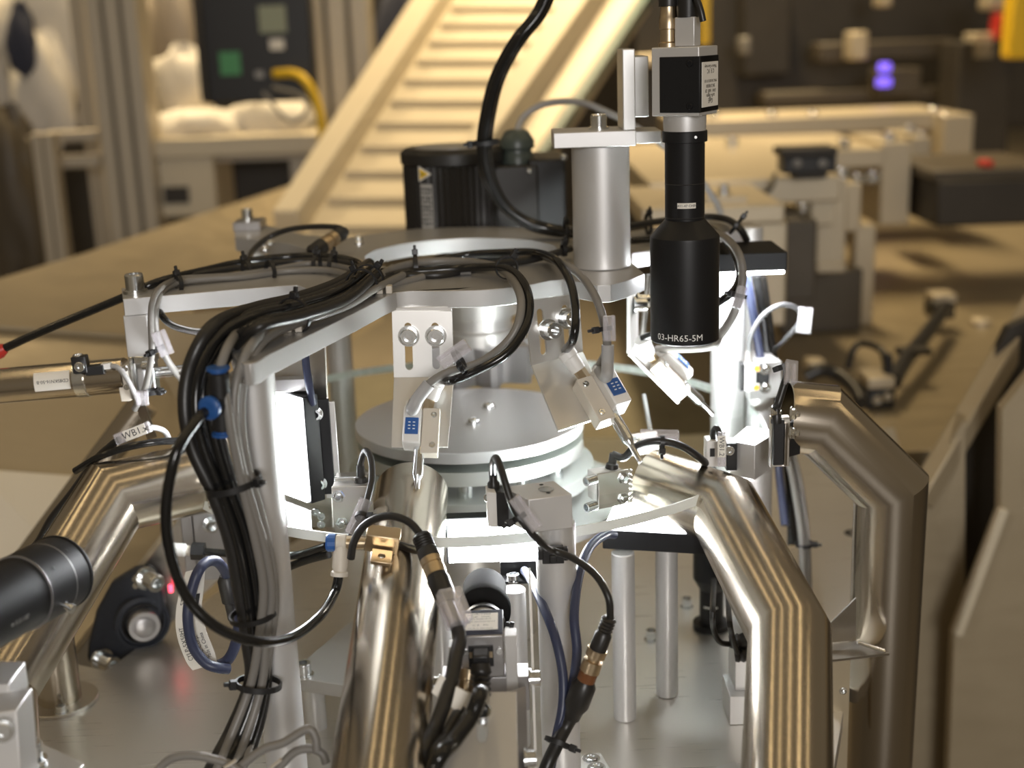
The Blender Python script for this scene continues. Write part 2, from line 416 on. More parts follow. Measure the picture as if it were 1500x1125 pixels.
# ================================================================== SPIDER PLATE
ZS_ = .165
spx = [(357, 533), (347, 527), (340, 517), (335, 500), (338, 470), (350, 447), (400, 437), (453, 427), (446, 421), (436, 417), (330, 425), (228, 434), (180, 438), (178, 422), (240, 417), (340, 400), (436, 394),
       (455, 384), (452, 366), (420, 356), (344, 348), (343, 332), (386, 328), (440, 343), (500, 350), (560, 341), (610, 335), (660, 333), (720, 332), (780, 334), (830, 338), (900, 341), (960, 334), (1010, 324),
       (1062, 320), (1090, 336), (1054, 341), (1000, 354), (952, 367), (926, 371), (926, 385), (944, 401), (915, 412), (895, 417), (875, 418), (850, 413), (825, 409), (805, 411), (780, 416), (740, 422), (700, 425), (640, 426), (600, 426), (580, 428),
       (560, 437), (520, 458), (450, 492), (394, 519), (385, 525), (377, 530), (367, 533)]
sp = T('spider_plate', 'flat aluminium spider plate with round opening above the disc', 'mounting plate', (0, 0.03, ZS_ - .015))
outer = [xy(Z(x, y, ZS_)) for x, y in spx]
mb = MB(); mb.plate([outer, circle(-.002, .035, .092, 72)], ZS_ - .0145, ZS_); sp.part('plate', mb, ALUP, .0006)
for q in ((395, 358), (388, 367), (525, 352), (526, 358)):
    sp.screw(Z(*q, ZS_), (0, 0, 1), .0045, .0045, kind='button')

# 30 mm legs of the spider plate
def leg(label, x, y, z1, dia=.030, z0=ZB, name='support_post', group='round aluminium posts', material=ALU):
    t = T(name, label, 'post', (x, y, z0))
    mb = MB(); mb.cyl((x, y, z0 + .0002), (x, y, z1), dia / 2, n=40, ch=.0008); t.part('post', mb, material)
    return t
pL = Z(366, 512, ZS_); leg('round aluminium post beside the thick cable bundle', pL.x, pL.y, ZS_ - .015)
pA = Y(1066, 500, .045); leg('brightly lit round post behind the black top lens', pA.x, pA.y, ZS_ - .015, .033)
pR = Z(368, 342, ZS_); leg('far left round post under the spider plate', pR.x, pR.y, ZS_ - .015, .026)
rl = T('corner_block', 'grey corner block with one bolt on the far left spider arm', 'block', pR + V((0, 0, .0)))
a = Z(364, 335, ZS_); mb = MB(); mb.box((a.x + .002, a.y, ZS_ + .005), (.03, .04, .0098)); rl.part('block', mb, ALUD, .0006); rl.screw((a.x, a.y, ZS_ + .0099), (0, 0, 1), .0062, .012)

def boxpx(mb, x0, y0, x1, y1, Yd, depth, zmin=-9):    # upright box whose front face spans the pixel rectangle at depth Yd
    a2, b2 = Y(x0, (y0 + y1) / 2, Yd), Y(x1, (y0 + y1) / 2, Yd)
    zl_ = max(zmin, Y((x0 + x1) / 2, y1, Yd).z); zh = Y((x0 + x1) / 2, y0, Yd).z
    mb.box(((a2.x + b2.x) / 2, Yd + depth / 2, (zl_ + zh) / 2), (b2.x - a2.x, depth, zh - zl_)); return mb
# ================================================================== STAR WHEEL AND MOTOR
sw = T('star_wheel', 'aluminium star wheel with scooped edge behind the hub', 'star wheel', (.005, .19, .016))
c = V((.008, .185)); prof = []
N = 9; RO = .066
for k in range(N):
    a0 = 2 * math.pi * k / N + .12
    for j in range(9):
        f = j / 8; a = a0 + f * 2 * math.pi / N * .84
        d = RO - .021 * math.sin(math.pi * f)
        prof.append((c.x + d * math.cos(a), c.y + d * math.sin(a)))
mb = MB(); mb.plate([prof], .004, .045); sw.part('lobed_rim', mb, ALUD, angle=30)
mb = MB(); mb.lathe((c.x, c.y, 0), (0, 0, 1), [(.043, .045), (.043, .058), (.036, .060), (.036, .072), (.043, .074), (.043, .108), (.0425, .1085), (.0425, .120), (.041, .121), (0, .121)], 56); sw.part('hub', mb, ALUM)
mb = MB(); mb.lathe((c.x, c.y, 0), (0, 0, 1), [(.047, .128), (.047, .136), (.03, .138), (.03, .121), (0, .121)], 56); sw.part('seal_ring', mb, BLKP)
mb = MB(); mb.cyl((c.x, c.y, .138), (c.x, c.y, .1495), .016, n=32); sw.part('shaft', mb, ZINC)
mo = T('gear_motor', 'black finned motor with yellow warning triangle behind the spider plate', 'motor', Y(660, 333, .26))
mc = Y(668, 320, .27); zt = Y(668, 222, .27).z; rr = 74 / ppm(mc); z0 = .140
mb = MB()
n = 96; profm = []
for k in range(n):
    a = 2 * math.pi * k / n; profm.append((mc.x + (rr - (.0022 if k % 2 else 0)) * math.cos(a), mc.y + (rr - (.0022 if k % 2 else 0)) * math.sin(a)))
mb.plate([profm], z0, zt - .012); mo.part('finned_housing', mb, MOTB, angle=20)
mb = MB(); mb.lathe((mc.x, mc.y, 0), (0, 0, 1), [(rr - .001, zt - .012), (rr + .002, zt - .010), (rr + .002, zt + .001), (rr - .004, zt + .006), (rr - .012, zt + .006), (rr - .0125, zt + .004), (0, zt + .004)], 64); mo.part('end_cap', mb, MOTB)
mb = MB(); mb.lathe((mc.x, mc.y, 0), (0, 0, 1), [(rr - .014, zt + .0042), (rr - .014, zt + .0062), (rr - .018, zt + .0072), (0, zt + .0078)], 56); mo.part('cap_disc', mb, ALUP, label='dusty pale disc on top of the motor')
def onmotor(ang, z, out=.0006):
    return V((mc.x + (rr + out) * math.sin(ang), mc.y - (rr + out) * math.cos(ang), z))
def curved(a0, a1, z1, z2, out, th, k=8):
    mb = MB()
    for i in range(k):
        b0 = a0 + (a1 - a0) * i / k; b1 = a0 + (a1 - a0) * (i + 1) / k
        mb.hexa([onmotor(b0, z1, out), onmotor(b1, z1, out), onmotor(b1, z1, out + th), onmotor(b0, z1, out + th), onmotor(b0, z2, out), onmotor(b1, z2, out), onmotor(b1, z2, out + th), onmotor(b0, z2, out + th)])
    return mb
am = math.asin(max(-.95, min(.95, (631 - 668) / 74.0))); zl = lambda py: Y(632, py, mc.y - rr * .9).z
lab = mo.part('rating_label', curved(am - .13, am + .13, zl(336), zl(270), .0006, .0006), mat('aged_label', (.40, .39, .37), 0, .5, .03, (200, 200, 200), .02))
for i in range(4):
    zz1, zz2 = zl(332), zl(275); aa = am - .09 + i * .06
    mb = MB()
    for j in range(9):
        za = zz2 + (zz1 - zz2) * j / 9; ln = (zz1 - zz2) / 9 * random.uniform(.4, .85)
        p = onmotor(aa, za, .0014); mb.box(p + V((0, 0, ln / 2)), (.0022, .0006, abs(ln)))
    mo.part('print_line', mb, INK, parent=lab)
def tri(s, th, out):
    zc = zl(255); aC = math.asin((628 - 668) / 74.0); k = rr
    mb = MB(); P = [(-.58 * s, .82 * s), (-.58 * s, -.82 * s), (.95 * s, 0)]
    mb.add([onmotor(aC + u / k, zc + v, out + t) for t in (0, th) for u, v in P], [(0, 2, 1), (3, 4, 5), (0, 1, 4, 3), (1, 2, 5, 4), (2, 0, 3, 5)]); return mb
ws = mo.part('warning_triangle', tri(.0105, .0006, .0008), PAPER, .0003)
mo.part('yellow_field', tri(.0072, .0004, .0015), YEL, parent=ws)
mb = MB(); zc = zl(255); aC = math.asin((628 - 668) / 74.0)
for (u, v, uu, vv) in ((-.003, .0002, .0005, .0022), (-.0005, -.0006, .0022, .0012), (.002, .0004, .0008, .0014)):
    p = onmotor(aC + u / rr, zc + v, .0021); mb.box(p, (uu * 1.6, .0005, vv))
mo.part('warning_mark', mb, INK, parent=ws)
# terminal box on the right of the motor
Yf = mc.y - .035
b0, b1 = Y(727, 338, Yf), Y(772, 242, Yf)
tb = MB(); tb.box(((b0.x + b1.x) / 2 + .006, Yf + .04, (z0 + b1.z) / 2), (b1.x - b0.x + .012, .08, b1.z - z0)); mo.part('terminal_box', tb, MOTB, .0025)
c0, c1 = Y(774, 338, Yf), Y(826, 232, Yf)
tb = MB(); tb.box(((c0.x + c1.x) / 2 + .002, Yf + .05, (z0 + c1.z) / 2), (c1.x - c0.x, .096, c1.z - z0)); bx = mo.part('box_cover', tb, BLKP, .003)
for q in ((775, 250), (826, 230)): mo.screw(Y(q[0], q[1], Yf + .0015), (0, -1, 0), .003, .003, parent=bx, kind='button')
gl = Y(758, 238, Yf + .03)
mb = MB(); mb.lathe((gl.x, gl.y, b1.z - .001), (0, 0, 1), [(.018, 0), (.018, .010), (.0165, .012), (.0165, .016), (.0195, .018), (.0195, .026), (.013, .036), (.008, .038), (0, .038)], 32); mo.part('cable_gland', mb, GLAND)
gt = V((gl.x, gl.y, b1.z + .034))
cable('pale grey cable arching out of the green motor gland', [gt, Y(768, 170, Yf + .05), Y(800, 152, Yf + .06), Y(850, 150, Yf + .07), Y(905, 172, Yf + .08), Y(960, 205, Yf + .09), Y(1010, 245, Yf + .1), Y(1045, 290, Yf + .12), Y(1056, 312, Yf + .14)], .0038, GREYL)

# ================================================================== CAMERA COLUMN, BRACKET, TOP CAMERA
cb = Z(882, 390, ZS_); cr = 42.3 / ppm(cb + V((0, 0, .08))); ct = Y(880, 212, cb.y).z
co = T('camera_column', 'thick round aluminium column carrying the top camera', 'column', (cb.x, cb.y, ZS_))
mb = MB(); mb.cyl((cb.x, cb.y, ZS_ + .0003), (cb.x, cb.y, ct), cr, n=64, ch=.0008); co.part('tube', mb, ALU)
br = T('camera_bracket', 'stepped aluminium bracket bolted on top of the thick column', 'bracket', (cb.x, cb.y, ct))
yb = cb.y - .028
p0, p1 = Y(811, 212, yb), Y(932, 193, yb); zt0 = ct; zt1 = Y(872, 193, yb).z
mb = MB(); mb.box(((p0.x + p1.x) / 2, yb + .028, (zt0 + zt1) / 2 + .0002), (p1.x - p0.x, .056, zt1 - zt0)); br.part('base_flange', mb, ALU, .0008)
q0, q1 = Y(913, 200, yb), Y(930, 72, yb)
mb = MB(); mb.box(((q0.x + q1.x) / 2, yb + .026, (q1.z + zt1) / 2 + .0003), (q1.x - q0.x, .052, q1.z - zt1)); br.part('upright', mb, ALU, .0008)
e0, e1 = Y(930, 172, yb + .004), Y(950, 82, yb + .004)
mb = MB(); mb.box(((e0.x + e1.x) / 2, yb + .028, (e0.z + e1.z) / 2), (e1.x - e0.x, .046, e1.z - e0.z)); br.part('camera_plate', mb, ALU, .0008)
mb = MB(); d0 = Y(924, 205, yb + .006); d1 = Y(968, 188, yb + .012); mb.box(((d0.x + d1.x) / 2, yb + .030, (zt0 + zt1) / 2), (d1.x - d0.x, .046, (zt1 - zt0) * .8)); br.part('lens_ledge', mb, ALU, .0008)
sc = Y(877, 183, cb.y - .002); br.screw((sc.x, cb.y - .002, zt1 + .0002), (0, 0, 1), .0068, .0125)

LY = -.165                                   # depth of the top lens axis
la = Y(1003, 400, LY); LX = la.x
def lz(py): return Y(1003, py, LY).z
k = 1 / ppm(la)
tc = T('top_camera', 'black and silver camera pointing down on the column bracket', 'camera', (LX, LY, lz(120)))
ang = R(-30); cx_ = V((math.cos(ang), math.sin(ang), 0)); cy_ = V((-math.sin(ang), math.cos(ang), 0)); UPV = V((0, 0, 1))
CF = frame(V((LX, LY, 0)), cx_, cy_, UPV); S_ = .039
zc0, zc1 = lz(168), lz(68)
mb = MB(); mb.fbox(CF, (0, 0, (zc0 + zc1) / 2), (S_, S_, zc1 - zc0)); body = tc.part('body', mb, ALU, .0008)
zb0, zb1 = lz(163), lz(82)
mb = MB(); mb.fbox(CF, (.004, -.0006, (zb0 + zb1) / 2), (S_ - .006, S_ + .0008, zb1 - zb0)); mb.fbox(CF, (.0006, .0, (zb0 + zb1) / 2), (S_ + .0008, S_ - .001, zb1 - zb0)); tc.part('black_cover', mb, BLKM, .0006)
lz0, lz1 = lz(156), lz(91)
mb = MB(); mb.fbox(CF, (S_ / 2 + .0012, 0, (lz0 + lz1) / 2), (.0006, S_ * .86, lz1 - lz0)); cl = tc.part('rating_label', mb, PAPER, .0002)
def side(u, v): return CF @ V((S_ / 2 + .0018, -u, (lz0 + lz1) / 2 - v))      # upside-down text
H = lz1 - lz0
for i, (txt, v, sz) in enumerate((('GigE', .36, .0050), ('acA-16gm', .25, .0042), ('EAN  1600  20', .14, .0036), ('SN 2198300', .03, .0036), ('MAC 00:30:53:1F:1D', -.08, .0030), ('C E  FC', -.30, .0046), ('Made in Germany', -.40, .0034))):
    tc.part('lettering', text_mb(txt, sz, lambda a, b, v=v: side(a, b + v * H)), INK, parent=cl)
for q in ((.012, .003), (.012, -.003)):
    z_ = zb1 - .005 if q[1] > 0 else zb0 + .005
    tc.screw(CF @ V((S_ / 2 - .007, -S_ / 2 - .0008, z_)), CF.to_3x3() @ V((0, -1, 0)), .0026, .0016, kind='dark')
mb = MB(); mb.lathe((LX, LY, 0), (0, 0, 1), [(30 * k, lz(191)), (30.5 * k, lz(180)), (30.5 * k, zc0 + .002), (0, zc0 + .002)], 40); tc.part('lens_mount', mb, ALU)
mb = MB(); t = CF @ V((-.011, -.006, zc1)); mb.lathe(t, (0, 0, 1), [(.0078, 0), (.0078, .003), (.0064, .004), (.0064, .013), (.0072, .0135), (.0072, .021), (.0066, .022), (.0060, .030), (.0, .030)], 24); plug = tc.part('round_connector', mb, BRASS)
mb = MB(); t2 = t + V((0, 0, .030)); mb.lathe(t2, (0, 0, 1), [(.0075, 0), (.0078, .02), (.0055, .024), (.005, .05), (0, .05)], 20); tc.part('connector_boot', mb, BLKR)
mb = MB(); mb.fbox(CF, (.004, -.004, zc1 + .011), (.016, .013, .0215)); tc.part('network_plug', mb, ALU, .0006)
mb = MB(); t3 = CF @ V((.004, -.004, zc1 + .0217))
mb.lathe(t3, (0, 0, 1), [(.0085, 0), (.009, .014)] + [(q, .0145 + i * .003) for i in range(9) for q in ((.0092,) if i % 2 else (.0075,))] + [(.006, .045), (.0055, .075), (0, .075)], 20); tc.part('plug_boot', mb, BLKR)
mb = MB(); q = [CF @ V((.010, -.010, zc1 + .04)), CF @ V((.014, -.012, zc1 + .035)), CF @ V((.018, -.013, zc1 + .026)), CF @ V((.020, -.013, zc1 + .018))]; mb.tube(q, .0026); tc.part('latch_cord', mb, BLKR)

tl = T('top_lens', 'long black stepped lens hanging below the top camera', 'lens', (LX, LY, lz(490)))
zz = lz
P_ = [(0, zz(497) + .002), (48 * k, zz(497) + .002), (48.5 * k, zz(497)), (50.5 * k, zz(495)), (50.5 * k, zz(348)), (50 * k, zz(345)), (30 * k, zz(322)), (28.5 * k, zz(321)), (28.5 * k, zz(300)), (28.5 * k, zz(205)), (0, zz(205))]
mb = MB(); mb.lathe((LX, LY, 0), (0, 0, 1), P_, 72); barrel = tl.part('barrel', mb, BLKM, angle=30)
mb = MB(); mb.lathe((LX, LY, 0), (0, 0, 1), [(28.5 * k, zz(208)), (32 * k, zz(207)), (32 * k, zz(192)), (31 * k, zz(191)), (0, zz(191))], 56); tl.part('mount_ring', mb, BLKM)
for py in (268, 317):
    mb = MB(); mb.lathe((LX, LY, 0), (0, 0, 1), [(28.4 * k, zz(py + 1)), (28.9 * k, zz(py)), (28.4 * k, zz(py - 1))], 48); tl.part('seam_ring', mb, BLKP, parent=barrel)
mb = MB(); sp_ = V((LX - .0 + 30 * k * math.sin(R(10)), LY - 31 * k, zz(192 + 7))); mb.lathe(V((LX + .006, LY - 31 * k, zz(199))), (0, -1, 0), [(.0012, 0), (.0012, .0008), (0, .0008)], 12); tl.part('set_screw', mb, ZINC)
def onlens(u, py, rad, a0): a = a0 + u / rad; return V((LX + (rad + .0004) * math.sin(a), LY - (rad + .0004) * math.cos(a), py))
tl.part('lettering', text_mb('03-HR65-5M', .0074, lambda u, v: onlens(u, zz(485) + v, 50.5 * k, -.30)), INKW, parent=barrel)
mb = MB(); rad = 28.6 * k
for i in range(8):
    a0 = -.50 + i * .115; a1 = a0 + .115
    def pp(a, z_, o): return V((LX + (rad + o) * math.sin(a), LY - (rad + o) * math.cos(a), z_))
    z1, z2 = zz(302), zz(294)
    mb.hexa([pp(a0, z1, 0), pp(a1, z1, 0), pp(a1, z1, .0006), pp(a0, z1, .0006), pp(a0, z2, 0), pp(a1, z2, 0), pp(a1, z2, .0006), pp(a0, z2, .0006)])
ls = tl.part('serial_label', mb, PAPER)
tl.part('lettering', text_mb('18411-47 CHINA', .0027, lambda u, v: onlens(u, zz(298) + v, rad + .0006, -.04)), INK, parent=ls)

# ================================================================== LIGHT BOXES (they light the machine in the photo)
def lightbox(label, F, size, th, face, lip=.003, estr=None, ledm=LED, border=.004, group=None):
    """black housing with a glowing diffuser on its local +z face"""
    t = T('backlight_panel', label, 'light panel', F.translation, group)
    sx, sy = size
    mb = MB(); mb.fbox(F, (0, 0, -th / 2), (sx, sy, th)); t.part('housing', mb, BLKM, .0008)
    mb = MB(); mb.fbox(F, (0, 0, lip / 2), (sx - border, sy - border, lip)); t.part('diffuser', mb, ledm)
    return t
# upper right, shining down
u0 = Y(1092, 390, -.02)
F = frame(V((u0.x - .006, u0.y + .028, u0.z - .004)), V((1, 0, 0)), V((0, -1, 0)), V((0, 0, -1)))
ub = lightbox('flat black light box shining down at the right spider arm', F, (.085, .07), .017, 'down', ledm=LEDS)
# flat one under the right edge of the disc, shining up at the top lens
v0 = Z(985, 792, -.035)
fx = V((math.cos(R(-14)), math.sin(R(-14)), 0)); fy = V((-fx.y, fx.x, 0))
F = frame(V((LX - .005, LY + .012, -.038)), fx, fy, V((0, 0, 1)))
lb = lightbox('flat black light box shining up under the right disc edge', F, (.115, .085), .017, 'up', ledm=LEDU)
# vertical one behind the left post
n_ = V((-.62, -.78, 0)).normalized(); x_ = V((-n_.y, n_.x, 0))
a0, a1 = Y(398, 665, -.165), Y(447, 665, -.20)
wc = Y(424, 600, -.13)
zlo, zhi = Y(424, 748, -.18).z, Y(424, 572, -.18).z
xw = V((a1.x - a0.x, a1.y - a0.y, 0)); wid = xw.length * 1.15; xw.normalize(); nw = V((xw.y, -xw.x, 0))
if nw.y > 0: nw = -nw
ctr = V(((a0.x + a1.x) / 2, (a0.y + a1.y) / 2, (max(zlo, .002) + zhi) / 2))
F = frame(ctr, xw, V((0, 0, 1)), nw)
lp_t = lightbox('upright glowing backlight panel behind the left post', F, (wid, zhi - max(zlo, .002)), .014, 'left', ledm=LEDS)
mb = MB(); ysd = -.190; a, b = Y(457, 725, ysd), Y(481, 585, ysd); mb.box(((a.x + b.x) / 2, ysd + .0015, (a.z + b.z) / 2), (b.x - a.x, .003, b.z - a.z)); sst = lp_t.part('mounting_strip', mb, BLKM, .0004)
mb = MB(); a, b = Y(480, 765, ysd), Y(489, 590, ysd); mb.box(((a.x + b.x) / 2, ysd + .004, (max(a.z, .001) + b.z) / 2), (b.x - a.x, .003, b.z - max(a.z, .001))); lp_t.part('side_strip', mb, ALUM, .0004)
for q in ((463, 606), (469, 708)): lp_t.screw(Y(q[0], q[1], ysd - .0002), (0, -1, 0), .0045, .005, parent=sst)
# vertical one under the front of the disc behind the lower camera
f0, f1 = Y(655, 826, -.215), Y(838, 826, -.215)
zt_ = -.0095; zb_ = f0.z
F = frame(V(((f0.x + f1.x) / 2, -.215, (zt_ + zb_) / 2)), V((1, 0, 0)), V((0, 0, 1)), V((0, -1, 0)))
fl = lightbox('bright upright backlight panel under the front disc edge', F, (f1.x - f0.x, zt_ - zb_), .012, 'front', ledm=LEDS)

# 20 mm thin posts
for lab, px, py in (('thin round post nearer the camera under the right light box', 917, 1062), ('second thin round post to the right under the right light box', 979, 1027)):
    q = Z(px, py - 3, ZB); leg(lab, q.x, q.y + .009, -.056, .0195)

# ================================================================== STAINLESS PIPES
RP = .030
def pipe(label, P, r=RP):
    t = T('ejector_pipe', label, 'pipe', P[0])
    mb = MB(); mb.mitre(P, r, 56); t.part('tube', mb, STEEL, angle=25)
    return t
d_ = lambda x, y, w, r=RP: D(x, y, 2 * r * FPX / w)     # point whose pipe looks w pixels wide
pf = pipe('front brushed steel pipe with brass sensor clamp', [d_(603, 722, 107), d_(548, 1180, 146), V((d_(548, 1180, 146).x, d_(548, 1180, 146).y, ZB + .0005))])
pr = pipe('right front brushed steel pipe bending down twice', [d_(950, 708, 103), d_(1062, 747, 107), d_(1157, 930, 121), d_(1150, 1260, 142)])
pb = pipe('far right brushed steel pipe with angular gusset', [d_(1150, 610, 106.1), d_(1203, 615, 106), d_(1305, 715, 105), d_(1284, 1180, 94)])
plp = pipe('left brushed steel pipe with open end beside the cable bundle', [d_(292, 700, 104), d_(166, 728, 107), d_(-8, 1012, 118), d_(-2, 1250, 130)])
for q, rad_ in ((pf, 0), ): pass
# gusset between the two right pipes
gw = T('pipe_gusset', 'thin welded steel gusset between the two right pipes', 'gusset', Y(1255, 955, -.20))
a, b, c, d = Y(1205, 968, -.235), Y(1303, 957, -.205), Y(1262, 938, -.16), Y(1205, 945, -.19)
mb = MB(); mb.hexa([p + V((0, 0, -.002)) for p in (a, b, c, d)] + [a, b, c, d]); gw.part('shelf', mb, PLATE)
a, b, c = Y(1205, 925, -.20), Y(1254, 876, -.19), Y(1254, 938, -.19); a2 = Y(1205, 942, -.20)
mb = MB(); off = V((0, .002, 0)); mb.hexa([a2, c, b, a, a2 + off, c + off, b + off, a + off]); gw.part('web', mb, PLATE)
mb = MB()
for i in range(14):
    f = i / 13; p = Y(1258 + 36 * f, 942 + 12 * f, -.205 + .0 * f); mb.lathe(p, (0, -.3, 1), [(0, -.001), (.0022, 0), (.0016, .0012), (0, .0016)], 8)
gw.part('weld_bead', mb, ZINC, kind='stuff')
rb = T('bracing_strip', 'flat steel strip with one screw between the right pipes', 'strip', Y(1232, 1000, -.18))
a, b, c, d = Y(1216, 962, -.19), Y(1246, 962, -.19), Y(1240, 1140, -.19), Y(1212, 1140, -.19)
mb = MB(); off = V((0, .003, 0)); mb.hexa([d, c, b, a, d + off, c + off, b + off, a + off]); rb.part('strip', mb, TAN)
rb.screw(Y(1235, 1012, -.1905), (0, -1, 0), .0028, .003, kind='button')

# extra legs and rod seen through the glass
q = Y(500, 560, .27); leg('round post seen through the rear left of the glass', q.x, q.y, .135, .030)
q = Y(1099, 460, .22); leg('pale round post behind the lit post', q.x, q.y, ZS_ - .012, .026)
mb = MB(); mb.cyl(Y(951, 402, -.02), Y(939, 502, -.02), .0028, n=14); one('thin_rod', mb, ZINC, 'thin steel rod left of the top lens', 'rod')
sh_ = T('panel_sheet', 'thin steel sheet holding the upright panel behind the left post', 'bracket', Y(440, 560, -.145))
f_, n_s = quadframe(Y(392, 500, -.150), Y(475, 500, -.172), Y(487, 772, -.186), Y(392, 772, -.150), .002); mb = MB(); mb.slab([[(0, 0), (1, 0), (1, 1), (0, 1)]], f_); sh_.part('sheet', mb, PLATE)
for q in ((461, 719), (463, 749), (471, 755), (471, 767)): sh_.screw(Y(q[0], q[1], -.1865), (0, -1, 0), .0034, .003, kind='plain')
mb = MB(); boxpx(mb, 396, 556, 456, 574, -.19, .012); sh_.part('top_hood', mb, ALUD, .0006)
cable('blue cable dropping to the upright glowing panel', [Y(446, 505, -.20), Y(449, 540, -.20), Y(455, 575, -.198), Y(458, 592, -.195)], .0032, BLUEC)

# ================================================================== BACKGROUND
def slabpx(mb, px, Yd, th):                 # solid board whose near outline passes through pixels at depth Yd, real thickness th
    A = [Y(x, y, Yd) for x, y in px]; n = len(A); B = [p + V((0, th, 0)) for p in A]
    mb.add(A + B, [tuple(range(n)), tuple(reversed(range(n, 2 * n)))] + [((i + 1) % n, i, n + i, n + (i + 1) % n) for i in range(n)])
    return mb
def beampx(mb, p, q, w, d):                  # square bar between two world points
    F = frame(p, *basis(V(q) - V(p))); L = (V(q) - V(p)).length
    mb.fbox(F, (0, 0, L / 2), (w, d, L)); return mb
EXTR = mat('pale_aluminium_profile', (.46, .41, .33), .35, .5, .05, (60, 60, 60), .03)
EXTD = mat('profile_groove', (.17, .15, .12), .2, .6, .05, (60, 60, 60), .03)
def profile_post(label, x0, x1, xb0, xb1, yt, yb, Yd, grooves=1):
    """grooved aluminium profile post; lean follows the photo's verticals only through the camera"""
    ym = (yt + yb) / 2; a, b = Y(x0, ym, Yd), Y(x1, ym, Yd); zt = Y((x0 + x1) / 2, yt, Yd).z; zbm = Y((x0 + x1) / 2, yb, Yd).z
    wd = b.x - a.x
    t = T('profile_post', label, 'frame post', ((a.x + b.x) / 2, Yd, zbm), 'aluminium profile posts of the frame at the back')
    mb = MB(); nb = grooves + 1; gw_ = wd * .09; bw = (wd - gw_ * grooves) / nb
    for i in range(nb): mb.box((a.x + bw / 2 + i * (bw + gw_), Yd + wd / 2, (zt + zbm) / 2), (bw, wd, zt - zbm))
    t.part('rail', mb, EXTR, .002)
    mb = MB()
    for i in range(grooves): mb.box((a.x + bw + gw_ / 2 + i * (bw + gw_), Yd + wd / 2 + .008, (zt + zbm) / 2), (gw_, wd - .02, zt - zbm))
    t.part('groove', mb, EXTD)
    return t
YB = 2.3
profile_post('wide grooved aluminium profile post left of the monitor', 143, 215, 0, 0, -60, 400, YB, 2)
profile_post('aluminium profile post just right of the monitor', 455, 545, 0, 0, -60, 330, YB + .5, 2)
profile_post('aluminium profile post behind the top of the sloping conveyor', 640, 712, 0, 0, -60, 120, YB + .9, 1)
profile_post('slim lower profile post at the far left bench', 62, 92, 0, 0, 195, 470, YB - .05, 1)
profile_post('slim profile post at the left frame edge behind the bench', 30, 58, 0, 0, 200, 470, YB + .4, 1)
profile_post('profile post between the monitor bench and the white bags', 120, 142, 0, 0, -60, 420, YB + .25, 1)
mb = MB(); boxpx(mb, 66, 192, 142, 208, YB + .02, .05); one('bench_rail', mb, EXTR, 'pale horizontal profile rail joining the two left posts', 'rail', .003)
mb = MB(); boxpx(mb, 66, 228, 146, 246, YB + .03, .05); one('bench_rail', mb, EXTR, 'lower pale horizontal rail joining the two left posts', 'rail', .003)
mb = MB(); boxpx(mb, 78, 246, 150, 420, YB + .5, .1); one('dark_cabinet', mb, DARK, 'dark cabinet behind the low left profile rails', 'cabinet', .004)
# hanging bags and clothing far left
def blob(name, label, cat, px, Yd, r, material, seed, squash=(1, .6, 1)):
    rnd = random.Random(seed); c = Y(*px, Yd); mb = MB(); n, mR = 20, 14; s = r / ppm(c); vs = []; fs = []
    for i in range(mR + 1):
        th = math.pi * i / mR
        for k_ in range(n):
            a = 2 * math.pi * k_ / n
            rr_ = s * (1 + .22 * math.sin(3 * a + seed) * math.sin(2 * th + seed) + .13 * math.sin(7 * a + 2 * seed) * math.sin(5 * th))
            vs.append(c + V((rr_ * math.sin(th) * math.cos(a) * squash[0], rr_ * math.sin(th) * math.sin(a) * squash[1], rr_ * math.cos(th) * squash[2])))
    for i in range(mR):
        for k_ in range(n):
            k2 = (k_ + 1) % n; fs.append((i * n + k_, (i + 1) * n + k_, (i + 1) * n + k2, i * n + k2))
    mb.add(vs, fs); return one(name, mb, material, label, cat, angle=80)
blob('plastic_bag', 'big crumpled white plastic bag hanging at the top left', 'bag', (95, 40), 2.9, 95, FABRIC, 1, (.9, .5, 1.3))
blob('plastic_bag', 'pale crumpled bag in the top left corner', 'bag', (8, 70), 3.0, 62, FABRIC, 2, (.7, .5, 1.6))
blob('plastic_bag', 'long folded pale bag hanging left of the profile posts', 'bag', (62, 130), 2.8, 52, FABRIC, 3, (.9, .5, 1.5))
blob('dark_garment', 'dark navy garment between the hanging pale bags', 'garment', (33, 62), 2.75, 30, NAVYF, 4, (.7, .4, 1.6))
blob('plastic_bag', 'white bag slumped beside the dark monitor', 'bag', (270, 125), 2.75, 50, FABRIC, 5, (.95, .5, 1.0))
blob('dark_garment', 'dark grey bundle at the far left edge below the bags', 'garment', (22, 290), 2.7, 66, DARKB, 6, (.6, .4, 1.9))
blob('plastic_bag', 'grey plastic bag hanging left of the monitor', 'bag', (252, 40), 3.1, 60, mat('grey_bag', (.33, .29, .25), 0, .6, .06, (20, 20, 20), .3), 7, (.6, .4, 1.3))
blob('dark_garment', 'navy cloth hanging between the two right profile posts', 'garment', (603, 70), 3.6, 62, NAVYF, 8, (.75, .4, 1.6))
